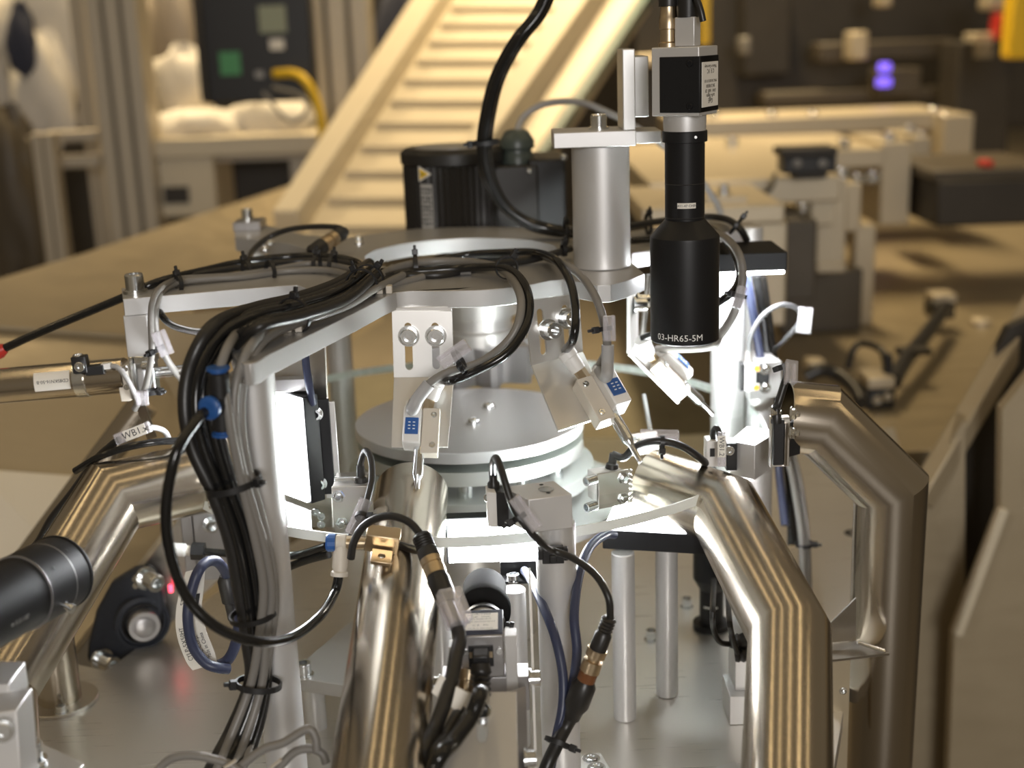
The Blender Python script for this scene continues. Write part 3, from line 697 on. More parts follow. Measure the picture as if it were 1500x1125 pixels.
# bench with wrapped goods
bn = T('work_bench', 'pale work bench under the dark monitor', 'bench', Y(345, 240, 2.5))
mb = MB(); A = [Y(222, 205, 2.35), Y(470, 206, 2.35), Y(462, 178, 2.9), Y(226, 176, 2.9)]; A = [V((p.x, p.y, A[0].z)) for p in A]
mb.hexa([p - V((0, 0, .05)) for p in A] + A); bn.part('top', mb, CREAM, .004)
mb = MB(); boxpx(mb, 222, 214, 470, 236, 2.42, .04); bn.part('apron', mb, EXTR)
mb = MB(); boxpx(mb, 428, 234, 452, 330, 2.45, .05); bn.part('leg', mb, EXTR)
mb = MB(); boxpx(mb, 224, 234, 240, 380, 2.45, .05); bn.part('leg', mb, EXTR)
wb = T('storage_box', 'pale metal box with dark opening under the bench', 'box', Y(270, 300, 2.36))
mb = MB(); boxpx(mb, 228, 228, 316, 318, 2.37, .25); wb.part('case', mb, CREAM, .008)
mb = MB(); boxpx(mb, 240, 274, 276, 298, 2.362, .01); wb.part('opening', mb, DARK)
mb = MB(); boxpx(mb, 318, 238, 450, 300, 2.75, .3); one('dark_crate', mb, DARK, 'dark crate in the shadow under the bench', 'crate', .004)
blob('wrapped_goods', 'cream wrapped sack lying on the bench below the monitor', 'sack', (400, 178), 2.55, 62, FABRIC, 11, (1.1, .6, .55))
blob('wrapped_goods', 'low cream wrapped sack on the left half of the bench', 'sack', (290, 185), 2.5, 55, FABRIC, 12, (1.2, .6, .45))
# dark control monitor with stickers
mn = T('monitor', 'dark monitor back with stickers standing over the bench', 'monitor', Y(375, 75, 2.3))
mb = MB(); boxpx(mb, 290, -40, 456, 150, 2.3, .08); mn.part('rear_shell', mb, BLKP, .006)
mb = MB(); boxpx(mb, 286, -40, 296, 150, 2.27, .11); mn.part('side_edge', mb, DARK, .003)
mb = MB(); boxpx(mb, 379, 8, 419, 48, 2.297, .004); mn.part('sticker', mb, mat('pale_green_sticker', (.30, .33, .24), 0, .6, .03, (80, 80, 80), .02), label='square pale sticker')
mb = MB(); boxpx(mb, 395, 57, 416, 73, 2.297, .004); mn.part('sticker', mb, PAPER, label='small white sticker')
mb = MB(); boxpx(mb, 322, 76, 352, 110, 2.297, .004); mn.part('sticker', mb, mat('green_sticker', (.08, .30, .13), 0, .6, .03, (80, 80, 80), .02), label='green sticker')
mb = MB(); boxpx(mb, 374, 104, 386, 114, 2.297, .006); mn.part('socket', mb, GREYL)
cable('yellow cable drooping from the monitor back', [Y(402, 108, 2.285), Y(432, 108, 2.26), Y(450, 122, 2.24), Y(464, 150, 2.24), Y(472, 190, 2.24), Y(470, 232, 2.25)], .012, YEL)
cable('thin grey cord looping across the sacks on the bench', [Y(385, 135, 2.2), Y(425, 178, 2.2), Y(450, 160, 2.2), Y(440, 140, 2.22), Y(400, 128, 2.25)], .005, GREYC)
# inclined cleated conveyor
def lerp(a, b, t): return a + (b - a) * t
cv = T('cleated_conveyor', 'cream cleated conveyor belt sloping up to the top right', 'conveyor', Y(600, 200, 2.0))
BL, BR_, TR_, TL_ = Y(408, 352, 1.5), Y(640, 352, 1.5), Y(900, -40, 2.9), Y(655, -40, 2.9)
nrm = (BR_ - BL).cross(TL_ - BL).normalized()
if nrm.dot(CP - BL) < 0: nrm = -nrm
def onb(u, v, h=0): return lerp(lerp(BL, BR_, u), lerp(TL_, TR_, u), v) + nrm * h
mb = MB(); mb.hexa([onb(0, 0, -.02), onb(1, 0, -.02), onb(1, 1, -.02), onb(0, 1, -.02), onb(0, 0), onb(1, 0), onb(1, 1), onb(0, 1)]); bl = cv.part('belt', mb, CREAM)
for i in range(13):
    v = .02 + i * .078
    mb = MB(); mb.hexa([onb(.17, v), onb(.86, v), onb(.86, v + .012), onb(.17, v + .012), onb(.17, v, .016), onb(.86, v, .016), onb(.86, v + .012, .016), onb(.17, v + .012, .016)]); cv.part('cleat', mb, CREAM, parent=bl)
for (ua, ub_, nm) in ((-.02, .14, 'side_guard'), (.87, 1.03, 'side_guard')):
    mb = MB(); mb.hexa([onb(ua, 0, -.05), onb(ub_, 0, -.05), onb(ub_, 1, -.05), onb(ua, 1, -.05), onb(ua, 0, .07), onb(ub_, 0, .07), onb(ub_, 1, .07), onb(ua, 1, .07)]); cv.part(nm, mb, CREAM, .004)
mb = MB(); mb.hexa([onb(1.035, 0, -.12), onb(1.22, 0, -.12), onb(1.22, 1, -.12), onb(1.035, 1, -.12), onb(1.035, 0, -.02), onb(1.22, 0, -.02), onb(1.22, 1, -.02), onb(1.035, 1, -.02)]); cv.part('frame_rail', mb, EXTR, .004)
mb = MB(); mb.hexa([onb(1.225, 0, -.05), onb(1.275, 0, -.05), onb(1.275, 1, -.05), onb(1.225, 1, -.05), onb(1.225, 0, -.02), onb(1.275, 0, -.02), onb(1.275, 1, -.02), onb(1.225, 1, -.02)]); cv.part('teal_edge', mb, TEAL, label='dark teal edge strip')
# sheet metal hopper on the left
ho = T('sheet_hopper', 'tan sheet metal hopper sloping along the left side', 'hopper', Y(120, 450, .5))
def sheet(px3, th=.004, dirv=(0, 1, 0)):
    A = [Y(*q) for q in px3]; off = V(dirv).normalized() * th; mb = MB()
    n = len(A); mb.add(A + [p + off for p in A], [tuple(range(n)), tuple(reversed(range(n, 2 * n)))] + [((i + 1) % n, i, n + i, n + (i + 1) % n) for i in range(n)]); return mb
ho.part('upper_wall', sheet([(-40, 420, .80), (120, 372, 1.0), (300, 312, 1.45), (425, 272, 1.95), (432, 356, 1.62), (560, 390, 1.25), (560, 470, .9), (420, 560, .6), (260, 560, .55), (210, 497, .56), (-40, 480, .56)]), TAN)
ho.part('front_panel', sheet([(-40, 478, .55), (206, 496, .55), (292, 648, .40), (110, 700, .36), (-40, 692, .36)]), mat('dark_brushed_sheet', (.36, .31, .23), .7, .42, .05, (20, 200, 200), 0), label='darker brushed front panel')
ho.part('folded_lip', sheet([(-40, 474, .548), (206, 492, .548), (206, 497, .548), (-40, 479, .548)]), TAN)
ho.part('bright_wall', sheet([(208, 498, .50), (250, 462, .52), (330, 455, .54), (330, 640, .46), (296, 648, .44)]), TAN, label='bright tan inner wall')
ho.part('side_board', sheet([(282, 452, .60), (340, 448, .60), (340, 560, .60), (300, 556, .60)]), mat('bronze_sheet', (.36, .27, .15), .4, .4, .05, (40, 40, 40), .03))
pc = T('white_conveyor', 'flat white conveyor belt behind the left pipe', 'conveyor', Y(40, 740, .2))
pc.part('belt', sheet([(-40, 686, .33), (122, 698, .33), (75, 800, .16), (-40, 850, .14)], .006, (0, .3, -1)), mat('white_belt', (.74, .70, .62), 0, .5, .03, (30, 30, 30), .02))
tt = T('steel_tube', 'slanted slim steel tube behind the left pipe', 'tube', Y(200, 600, .12))
mb = MB(); mb.cyl(Y(212, 590, .10), Y(-20, 905, .04), .0155, n=32); tt.part('tube', mb, STEEL)

# ------------------------------------------------ right side: table, linear module, dark machinery
tz = -.26
mb = MB(); A = [Z(1085, 690, tz), Z(1500, 1000, tz), Z(1560, 560, tz), Z(1480, 330, tz), Z(1240, 290, tz), Z(1000, 330, tz)]
mb.plate([[(p.x, p.y) for p in [V((.50, .66, 0)), V((2.4, .66, 0)), V((3.2, 6.5, 0)), V((.55, 6.5, 0))]]], tz - .03, tz); one('side_table', mb, mat('tan_table_top', (.36, .30, .20), .5, .4, .07, (6, 60, 60), .04, var=.12), 'long tan metal table behind the right hand pipes', 'table', .002)
# aluminium linear module
lm = T('linear_module', 'long aluminium linear module with bolted blocks at the right rear', 'machine', Y(1200, 300, 1.4))
MODT = mat('tan_lit_aluminium', (.54, .47, .35), .45, .45, .05, (40, 40, 40), .03)
def blk(name, x0, y0, x1, y1, Yd, dep, material=MODT, bev=.004):
    mb = MB(); boxpx(mb, x0, y0, x1, y1, Yd, dep, tz + .002); return lm.part(name, mb, material, bev)
blk('rear_beam', 985, 170, 1400, 196, 2.6, .35)
blk('end_block', 1380, 168, 1424, 290, 2.5, .3)
blk('table_slab', 950, 262, 1232, 300, 1.25, .9)
blk('front_slab', 940, 302, 1150, 330, .95, .32)
blk('upright_block', 1100, 326, 1152, 478, .96, .2)
blk('upright_block', 1150, 322, 1196, 440, 1.1, .2, DARKB)
blk('upright_block', 1196, 262, 1240, 392, 1.3, .2)
blk('upright_block', 1238, 268, 1262, 340, 1.5, .2)
blk('upright_block', 1290, 208, 1334, 330, 1.9, .3)
blk('upright_block', 1334, 200, 1362, 300, 2.2, .25)
blk('white_guide', 1188, 292, 1224, 330, 1.26, .06, CREAM)
blk('foot_block', 1196, 386, 1240, 400, 1.29, .25)
blk('shaded_panel', 1144, 396, 1262, 545, 1.45, .03, DARKB)  # shading on this panel is put into its dark colour
blk('shield_frame', 1250, 330, 1280, 540, 1.5, .05, MODT)
blk('long_rail', 1010, 222, 1300, 250, 1.9, .5)
for px, py, Yd in ((1045, 168, 2.6), (1130, 168, 2.6), (1190, 168, 2.6), (1366, 162, 2.6), (1384, 172, 2.5), (1302, 204, 1.9), (1348, 200, 2.2), (1118, 322, .96), (1140, 322, .97), (1176, 306, 1.1), (1232, 256, 1.3), (1254, 264, 1.5), (1278, 262, 1.5), (1332, 190, 2.2), (1072, 210, 1.9), (1236, 212, 1.9)):
    lm.screw(Y(px, py + 4, Yd + .03), (0, 0, 1), .016 if Yd > 1.2 else .011, .018 if Yd > 1.2 else .013, kind='plain')
st = T('stop_screw', 'zinc stop bolt at the near corner of the rear slab', 'screw', Y(1060, 316, .7))
mb = MB(); p_ = V((Y(1060, 302, 1.0).x, 1.0, Y(1045, 302, .95).z + .0118)); mb.lathe(p_, (0, 0, 1), [(.013, 0), (.013, .003), (.008, .003), (.008, .016), (.004, .016), (.004, .012), (0, .012)], 20); st.part('head', mb, ZINC)
mb = MB(); mb.box(p_ + V((.0, .0, -.006)), (.07, .05, .011)); st.part('plate', mb, MODT, .001)
bs = T('black_sensor_box', 'black box with two round windows on the linear module', 'sensor', Y(1187, 240, 1.2))
mb = MB(); boxpx(mb, 1148, 228, 1226, 254, 1.2, .06); bs.part('case', mb, BLKP, .004)
mb = MB(); boxpx(mb, 1144, 217, 1228, 229, 1.19, .075); bs.part('lid', mb, DARK, .003)
for x_c in (1168, 1205):
    mb = MB(); q = Y(x_c, 239, 1.1995); mb.lathe(q, (0, -1, 0), [(.008, 0), (.008, .004), (.006, .005), (0, .005)], 20); bs.part('round_window', mb, GREYC)
mb = MB(); boxpx(mb, 1165, 253, 1212, 262, 1.21, .05); bs.part('foot', mb, DARK, .002)
cable('thin dark cord lying on the rear slab', [Y(1070, 300, 1.2), Y(1085, 292, 1.2), Y(1110, 290, 1.2), Y(1130, 275, 1.2), Y(1135, 255, 1.25)], .004, BLKR)
# gripper tool with cable on the table
gp = T('gripper_tool', 'black pneumatic gripper with hoses on the tan table', 'tool', Y(1300, 560, .9))
mb = MB(); boxpx(mb, 1270, 566, 1312, 606, .88, .06, tz + .001); gp.part('black_body', mb, BLKP, .004)
mb = MB(); boxpx(mb, 1272, 554, 1312, 570, .875, .07); gp.part('metal_top', mb, MODT, .003)
mb = MB(); boxpx(mb, 1297, 520, 1308, 556, .9, .02); gp.part('pin', mb, BLKP, .002)
for q in ((1284, 585), (1299, 580)): gp.screw(Y(q[0], q[1], .8795), (0, -1, 0), .008, .006, kind='plain')
mb = MB(); mb.tube([Y(1308, 560, .9), Y(1325, 530, 1.0), Y(1345, 505, 1.1), Y(1368, 475, 1.25), Y(1386, 450, 1.4)], .014); gp.part('hose_bundle', mb, BLKR)
mb = MB(); mb.tube([Y(1297, 530, .92), Y(1290, 512, .95), Y(1265, 503, 1.0), Y(1250, 512, 1.0), Y(1242, 540, 1.0)], .006); gp.part('hose', mb, BLKR)
mb = MB(); boxpx(mb, 1318, 513, 1366, 521, 1.02, .03); gp.part('cross_bar', mb, DARK)
hn = T('hose_end_block', 'small black valve block with pale bolts far up the table', 'valve', Y(1385, 440, 1.5))
mb = MB(); boxpx(mb, 1366, 444, 1400, 468, 1.42, .06); hn.part('body', mb, BLKP, .004)
mb = MB(); boxpx(mb, 1368, 432, 1402, 446, 1.43, .06); hn.part('cap', mb, MODT, .003)
mb = MB(); q = Z(1436, 476, tz); mb.lathe(q, (0, 0, 1), [(.022, 0), (.022, .012), (.012, .016), (0, .016)], 20); one('table_knob', mb, MODT, 'single pale round stud on the tan table', 'stud')
mb = MB(); boxpx(mb, 1192, 644, 1230, 706, .52, .05); one('black_block', mb, BLKP, 'small black block in the opening of the far right pipe', 'block', .006)
tr_ = T('cable_track', 'dark cable and link track lying at the table edge', 'cable track', Y(1215, 560, .9))
mb = MB(); mb.tube([Y(1180, 552, .9), Y(1200, 543, .9), Y(1225, 548, .9), Y(1250, 568, .85), Y(1262, 590, .8)], .012); tr_.part('track', mb, BLKR)
mb = MB(); boxpx(mb, 1184, 530, 1210, 544, .93, .04); tr_.part('clip', mb, MODT, .003)
# frame beams at the far right
fb = T('machine_guard_frame', 'tan guard frame with slanted beams at the far right', 'frame', Y(1450, 800, .4))
mb = MB(); beampx(mb, Y(1346, 735, .48), Y(1545, 400, .62), .030, .03); fb.part('slanted_beam', mb, TAN, .003)
mb = MB(); slabpx(mb, [(1352, 712), (1414, 612), (1412, 1260), (1318, 1260)], .50, .03); fb.part('near_panel', mb, TAN)
mb = MB(); slabpx(mb, [(1468, 600), (1580, 460), (1600, 1260), (1385, 1260), (1398, 930), (1466, 750)], .42, .02); fb.part('far_panel', mb, TAN)
mb = MB(); beampx(mb, Y(1402, 930, .405), Y(1470, 745, .415), .012, .012); fb.part('edge_strip', mb, CREAM, .002)
mb = MB(); slabpx(mb, [(1405, 630), (1478, 480), (1590, 430), (1590, 1000), (1405, 1000)], .56, .02); fb.part('gap_shade_board', mb, DARK)  # dark sheet standing in for the shaded gap between the panels
# dark machine at the back
dm = T('dark_machine', 'large dark machine filling the upper right background', 'machine', Y(1280, 150, 3.6))
def dk(name, x0, y0, x1, y1, Yd, dep, material=DARK): mb = MB(); boxpx(mb, x0, y0, x1, y1, Yd, dep); return dm.part(name, mb, material, .008)
dk('cabinet', 1010, -60, 1560, 190, 3.9, .5)
dk('column', 1090, -60, 1160, 110, 3.7, .2)
dk('column', 1400, 60, 1480, 260, 3.3, .2)
dk('cross_beam', 1200, 60, 1400, 88, 3.6, .15, DARKB)
dk('cross_beam', 1120, 130, 1440, 150, 3.6, .15, DARKB)
dk('tool_carrier', 1290, 100, 1350, 140, 3.4, .15, DARKB)
dk('pale_fitting', 1246, 46, 1272, 88, 3.4, .1, MODT)
dk('pale_fitting', 1424, 48, 1458, 88, 3.3, .1, MODT)
dk('pale_fitting', 1290, -20, 1308, 10, 3.4, .1, MODT)
dk('pale_fitting', 1086, 54, 1100, 80, 3.5, .1, GREYC)
dk('pale_fitting', 1448, -10, 1486, 14, 3.3, .1, MODT)
dk('red_block', 1462, 20, 1482, 58, 3.25, .08, REDP)
dk('blue_lamp', 1288, 92, 1306, 106, 3.38, .02, LEDB); dk('blue_lamp', 1285, 114, 1307, 127, 3.38, .02, LEDB)
dk('lower_cabinet', 1372, 262, 1560, 330, 1.75, .35)
dk('lower_ledge', 1366, 246, 1560, 264, 1.76, .38, DARKB)
dk('red_knob', 1440, 235, 1458, 247, 1.77, .05, REDP)
dk('dark_rack', 930, -60, 1010, 190, 4.2, .4)
dk('rack_shelf', 930, 80, 1010, 96, 4.1, .1, MODT)
mb = MB(); boxpx(mb, 1483, -40, 1530, 86, 2.6, .08); one('yellow_post', mb, YEL, 'yellow safety post in the top right corner', 'post', .01)
mb = MB(); boxpx(mb, 1026, -40, 1041, 66, 2.6, .05); one('yellow_post', mb, YEL, 'narrow yellow post right behind the top camera', 'post', .006)

# ================================================================== NOZZLE BRACKETS
def bent_bracket(label, U, L, slots, loc_th=.0025):
    t = T('nozzle_bracket', label, 'bracket', U[0])
    f, n = quadframe(*U, loc_th)
    asp = 1.0
    loops = [[(0, 0), (1, 0), (1, 1), (0, 1)]] + [slot(u, v, w_, h_) for u, v, w_, h_ in slots]
    for i in range(1, len(loops)): pass
    mb = MB(); mb.slab(loops, f); up = t.part('upper_leaf', mb, ALUM, angle=30)
    g_, n2 = quadframe(*L, loc_th)
    mb = MB(); mb.slab([[(0, 0), (1, 0), (1, 1), (0, 1)]], g_); t.part('lower_leaf', mb, ALUM, .0004)
    return t, f, n, g_, n2
def vslot(u, v, w_, h_, n=8):      # slot in uv with circular look corrected for aspect (w_ in u, h_ in v)
    return slot(u, v, w_, h_, n)
yA = -.158
U = [Y(574, 456, yA), Y(662, 456, yA), Y(665, 552, yA - .004), Y(577, 553, yA - .004)]
L = [U[3], U[2], Y(656, 655, yA - .042), Y(573, 655, yA - .042)]
t1, f1_, n1, g1, n1b = bent_bracket('slotted nozzle bracket hanging left of the star wheel', U, L, [(.26, .47, .13, .72), (.71, .47, .13, .72)])
for u in (.27, .72): t1.screw(f1_(u, .63, 1), n1, .0068, .0085)
mb = MB(); a, b = Y(575, 438, yA + .02), Y(662, 456, yA + .02); mb.box(((U[0].x + U[1].x) / 2, yA + .014, (ZS_ - .0147 + U[0].z) / 2), (U[1].x - U[0].x, .024, max(.004, ZS_ - .0148 - U[0].z))); t1.part('top_lug', mb, ALUM, .0004)
U = [Y(769, 441, -.163), Y(848, 430, -.140), Y(854, 515, -.144), Y(779, 535, -.167)]
L = [U[3], U[2], Y(896, 606, -.186), Y(818, 631, -.208)]
t2, f2_, n2, g2, n2b = bent_bracket('slotted nozzle bracket lit white beside the thick column', U, L, [(.25, .48, .12, .74), (.72, .48, .12, .74)])
for u, v in ((.36, .50), (.72, .62)): t2.screw(f2_(u, v, 1), n2, .0068, .013)
# third bracket seen on edge
yE = -.085
P0, P1, P2 = Y(923, 434, yE), Y(923, 517, yE), Y(996, 589, yE)
wv = V((.012, .046, 0))
t3 = T('nozzle_bracket', 'bent nozzle bracket seen on edge left of the top lens', 'bracket', P0)
F3 = lambda a, b: None
d1 = V((-.003, 0, 0)); dn = (P2 - P1).cross(wv).normalized(); dn = dn if dn.z < 0 else -dn
mb = MB(); mb.hexa([P1 + d1, P1 + d1 + wv, P1 + wv, P1, P0 + d1, P0 + d1 + wv, P0 + wv, P0]); t3.part('upper_leaf', mb, ALUM, .0003)
mb = MB(); q = dn * .003; mb.hexa([P1 + q, P2 + q, P2 + wv + q, P1 + wv + q, P1, P2, P2 + wv, P1 + wv]); t3.part('lower_leaf', mb, ALUM, .0003)
t3.screw(P0 + wv * .4 + V((.0002, 0, -.012)), (1, 0, 0), .006, .012); t3.screw(P0 + wv * .8 + V((.0002, 0, -.012)), (1, 0, 0), .006, .012)

def valve(label, o, ydir, nrm, s=1.0, side=1, nlen=.03):
    """small solenoid air valve; ydir = blow direction, nrm = away from the bracket"""
    yv = V(ydir).normalized(); n = V(nrm); n = (n - yv * n.dot(yv)).normalized(); x = yv.cross(n) * side
    F = frame(V(o), x, yv, n)
    t = T('air_valve', label, 'valve', o)
    b = lambda c, d: MB().fbox(F, V(c) * s, V(d) * s)
    t.part('manifold', b((.008, .004, .0072), (.015, .042, .014)), BEIGE, .0008)
    bd = t.part('valve_body', b((-.0075, .002, .012), (.0155, .034, .022)), WHITEP, .0012)
    t.part('blue_cover', b((-.0075, .004, .0235), (.0115, .015, .0018)), BLUEP, .0004, parent=bd, label='blue cover with white print')
    mb = MB()
    for i in range(3):
        for j in range(2): mb.fbox(F, V((-.0095 + j * .004, .001 + i * .003, .0246)) * s, V((.002, .0008, .0004)) * s)
    t.part('cover_print', mb, INKW, parent=bd)
    mb = MB(); mb.fbox(F, V((-.0075, -.017, .014)) * s, V((.013, .007, .015)) * s); t.part('plug_socket', mb, WHITEP, .0008)
    for yy in (-.010, .018):
        t.screw(F @ (V((.0105, yy, .0142)) * s), F.to_3x3() @ V((0, 0, 1)), .0027 * s, .002 * s, kind='plain')
    mb = MB(); mb.cyl(F @ (V((.004, -.017, .008)) * s), F @ (V((.006, -.028, .009)) * s), .0052 * s, n=6); t.part('brass_nut', mb, BRASS)
    mb = MB(); a = F @ (V((.006, -.027, .009)) * s); e = F @ (V((.012, -.044, .016)) * s); mb.lathe(a, e - a, [(.0062 * s, 0), (.0068 * s, .004 * s), (.0068 * s, .012 * s), (.0076 * s, .013 * s), (.0076 * s, .018 * s), (.0056 * s, .0195 * s), (0, .0195 * s)], 24); t.part('push_fitting', mb, WHITEP)
    mb = MB(); a = F @ (V((-.001, .018, .009)) * s); e = F @ (V((-.001, .018 + nlen, .009)) * s); mb.lathe(a, e - a, [(.0048 * s, 0), (.0048 * s, nlen * .75 * s), (.0036 * s, nlen * .85 * s), (.0024 * s, nlen * .9 * s), (.0024 * s, nlen * 1.35 * s), (0, nlen * 1.35 * s)], 20); t.part('nozzle', mb, ZINC)
    return t, F @ (V((.012, -.044, .016)) * s), F @ (V((-.0075, -.021, .014)) * s)
o1 = g1(.53, .22, 1.0); v1, h1, e1 = valve('white air valve with blue cover on the left nozzle bracket', o1, (L and g1(.5, 0, 0) - g1(.5, 1, 0)), n1b, .92, side=-1, nlen=.034)
o2 = g2(.86, .24, 1.0); v2, h2, e2 = valve('tilted white air valve with blue cover on the white lit bracket', o2, g2(.8, -.35, 0) - g2(.62, 1, 0), n2b, 1.0, side=1, nlen=.036)
o3 = (P1 * .42 + P2 * .58) + wv * .35; v3, h3, e3 = valve('white air valve on the edge-on bracket below the top lens', o3, P2 - P1, -dn, .95, side=1, nlen=.032)

# ================================================================== SENSOR BLOCKS ON ROUND POSTS
def qblock(t, name, quad, zt, h, material=ALU, bevel=.0006):
    A = [Z(x, y, zt) for x, y in quad]; mb = MB()
    mb.hexa([p - V((0, 0, h)) for p in A] + A); 
    return t.part(name, mb, material, bevel)
def fixquad(q): return q
# front block
zb1_ = Y(788, 718, -.295).z
t = T('sensor_block', 'square aluminium block with a sensor at the front disc edge', 'block', Z(790, 720, zb1_))
qb = [(774, 732), (838, 724), (811, 704), (735, 713)]
B = qblock(t, 'block', qb, zb1_, .026)
pc_ = Z(800, 717, zb1_)
t.screw(pc_ + V((0, 0, .0004)), (0, 0, 1), .0058, .001, kind='sunk', parent=None)
mb = MB()
for q in ((793, 710), (803, 722)): p = Z(*q, zb1_ + .0002); mb.lathe(p, (0, 0, 1), [(.0016, 0), (.0016, .0002), (0, .0002)], 12)
t.part('dowel_hole', mb, BLKP)
leg('round post carrying the front sensor block', pc_.x + .006, pc_.y + .002, zb1_ - .0262)
fs = T('edge_sensor', 'small black and white sensor on the left of the front block', 'sensor', Z(725, 715, zb1_))
A = [Z(x, y, zb1_ + .002) for x, y in ((727, 722), (744, 722), (738, 711), (722, 711))]
mb = MB(); mb.hexa([p - V((0, 0, .027)) for p in A] + A); fs.part('black_body', mb, BLKP, .0006)
A = [Z(x, y, zb1_ + .002) for x, y in ((713, 721), (727, 722), (722, 711), (711, 711))]
mb = MB(); mb.hexa([p - V((0, 0, .027)) for p in A] + A); fs.part('white_body', mb, WHITEP, .0006)
p = Z(723, 713, zb1_ + .0022); mb = MB(); mb.lathe(p, (0, 0, 1), [(.0045, 0), (.0045, .003), (.003, .005), (.003, .012), (0, .012)], 16); fs.part('cable_boot', mb, BLKR)
fs.screw(Z(717, 727, zb1_ - .004), (-.3, -1, 0), .0034, .004, kind='plain'); 
pA_ = p + V((0, 0, .01))
cable('thin black sensor cable looping from the front block down to a plug', [pA_, Y(722, 678, -.31), Y(727, 671, -.32), Y(735, 690, -.335), Y(750, 738, -.345), Y(768, 768, -.35), Y(795, 797, -.345), Y(812, 807, -.335), Y(840, 818, -.34), Y(872, 842, -.35), Y(891, 875, -.36), Y(894, 906, -.36)], .0026, BLKR)
sleeve('clear marker sleeve on the cable over the front block', Y(752, 728, -.348), Y(786, 774, -.35), CP - Y(770, 750, -.35), None, .009)
tie('black cable tie around the front block sensor cable', Y(760, 758, -.349), Y(770, 775, -.35) - Y(745, 735, -.345), .0045, (-1, -.3, 0))
# block at right front
zb3 = Y(1105, 640, -.155).z
t = T('sensor_block', 'bright square aluminium block right of the lit post', 'block', Z(1105, 640, zb3))
qblock(t, 'block', [(1106, 653), (1142, 631), (1094, 624), (1068, 646)], zb3, .030)
pc3 = Z(1104, 637, zb3); t.screw(pc3 + V((0, 0, .0004)), (0, 0, 1), .0062, .001, kind='sunk')
mb = MB()
for q in ((1090, 632), (1120, 636)): p = Z(*q, zb3 + .0002); mb.lathe(p, (0, 0, 1), [(.0018, 0), (.0018, .0002), (0, .0002)], 12)
t.part('dowel_hole', mb, BLKP)
leg('round post under the right sensor block', pc3.x, pc3.y, zb3 - .0302)
fs = T('edge_sensor', 'white sensor with black back left of the right block', 'sensor', Y(1050, 665, -.17))
mb = MB(); boxpx(mb, 1064, 650, 1080, 690, -.172, .018); fs.part('black_body', mb, BLKP, .0008)
mb = MB(); boxpx(mb, 1035, 646, 1064, 684, -.178, .016); fs.part('white_body', mb, WHITEP, .0008)
mb = MB(); boxpx(mb, 1040, 657, 1047, 669, -.1785, .002); fs.part('lens_window', mb, BLKP)
fs.screw(Y(1068, 659, -.1725), (0, -1, 0), .004, .003, kind='plain')
mb = MB(); mb.tube([Y(1046, 648, -.17), Y(1044, 636, -.172), Y(1048, 627, -.174), Y(1053, 632, -.176), Y(1055, 645, -.18)], .0024); fs.part('sensor_cable', mb, BLKR)
sleeve('upright marker sleeve reading WB1.2 beside the lit post', Y(1057, 682, -.19), Y(1057, 632, -.19), CP - Y(1057, 650, -.19), 'WB1.2', .0068, True)
# far block
zb2 = Y(1112, 524, .05).z
t = T('sensor_block', 'far square aluminium block behind the curved glass edge', 'block', Z(1110, 524, zb2))
qblock(t, 'block', [(1098, 534), (1145, 529), (1124, 513), (1080, 517)], zb2, .036)
pc2 = Z(1112, 523, zb2)
leg('round post under the far sensor block', pc2.x, pc2.y, zb2 - .0362)
fs = T('edge_sensor', 'silver faced sensor with orange dots on the far block', 'sensor', Y(1100, 552, .0))
yS = Z(1098, 534, zb2).y - .012
mb = MB(); boxpx(mb, 1091, 533, 1108, 573, yS - .004, .012); fs.part('silver_face', mb, ALU, .0006)
mb = MB(); boxpx(mb, 1085, 533, 1091, 573, yS - .003, .012); fs.part('black_edge', mb, BLKP, .0004)
mb = MB(); boxpx(mb, 1107, 536, 1127, 572, yS - .001, .010); fs.part('black_body', mb, BLKP, .0006)
mb = MB(); boxpx(mb, 1101, 535, 1113, 545, yS - .0045, .002); boxpx(mb, 1101, 562, 1113, 573, yS - .0045, .002); fs.part('face_tab', mb, ALU, .0004)
for q in ((1109, 540), (1108, 568)):
    mb = MB(); mb.lathe(Y(q[0], q[1], yS - .0046), (0, -1, 0), [(.0028, 0), (.0028, .0006), (0, .0006)], 14); fs.part('orange_dot', mb, mat('orange_dot', (.55, .25, .03), 0, .4, .02, (100, 100, 100), .01) if 'orange_dot' not in MATS else MATS['orange_dot'])
for q in ((1121, 541), (1121, 568)): fs.screw(Y(q[0], q[1], yS - .002), (0, -1, 0), .0042, .005)
pB = Y(1097, 531, yS + .002); mb = MB(); mb.lathe(pB - V((0, 0, .003)), (0, 0, 1), [(.005, 0), (.005, .004), (.0036, .006), (.0036, .014), (0, .014)], 16); fs.part('cable_boot', mb, GREYC)
cable('grey sensor cable arching up from the far block', [pB + V((0, 0, .01)), Y(1100, 492, yS), Y(1117, 463, yS), Y(1143, 447, yS), Y(1168, 452, yS + .01), Y(1172, 470, yS + .02), Y(1155, 492, yS + .04), Y(1132, 515, yS + .07)], .0025, DGREY)
sleeve('clear marker sleeve at the top of the grey sensor cable', Y(1177, 486, yS + .004), Y(1181, 450, yS + .004), CP - Y(1175, 470, yS), None, .014)

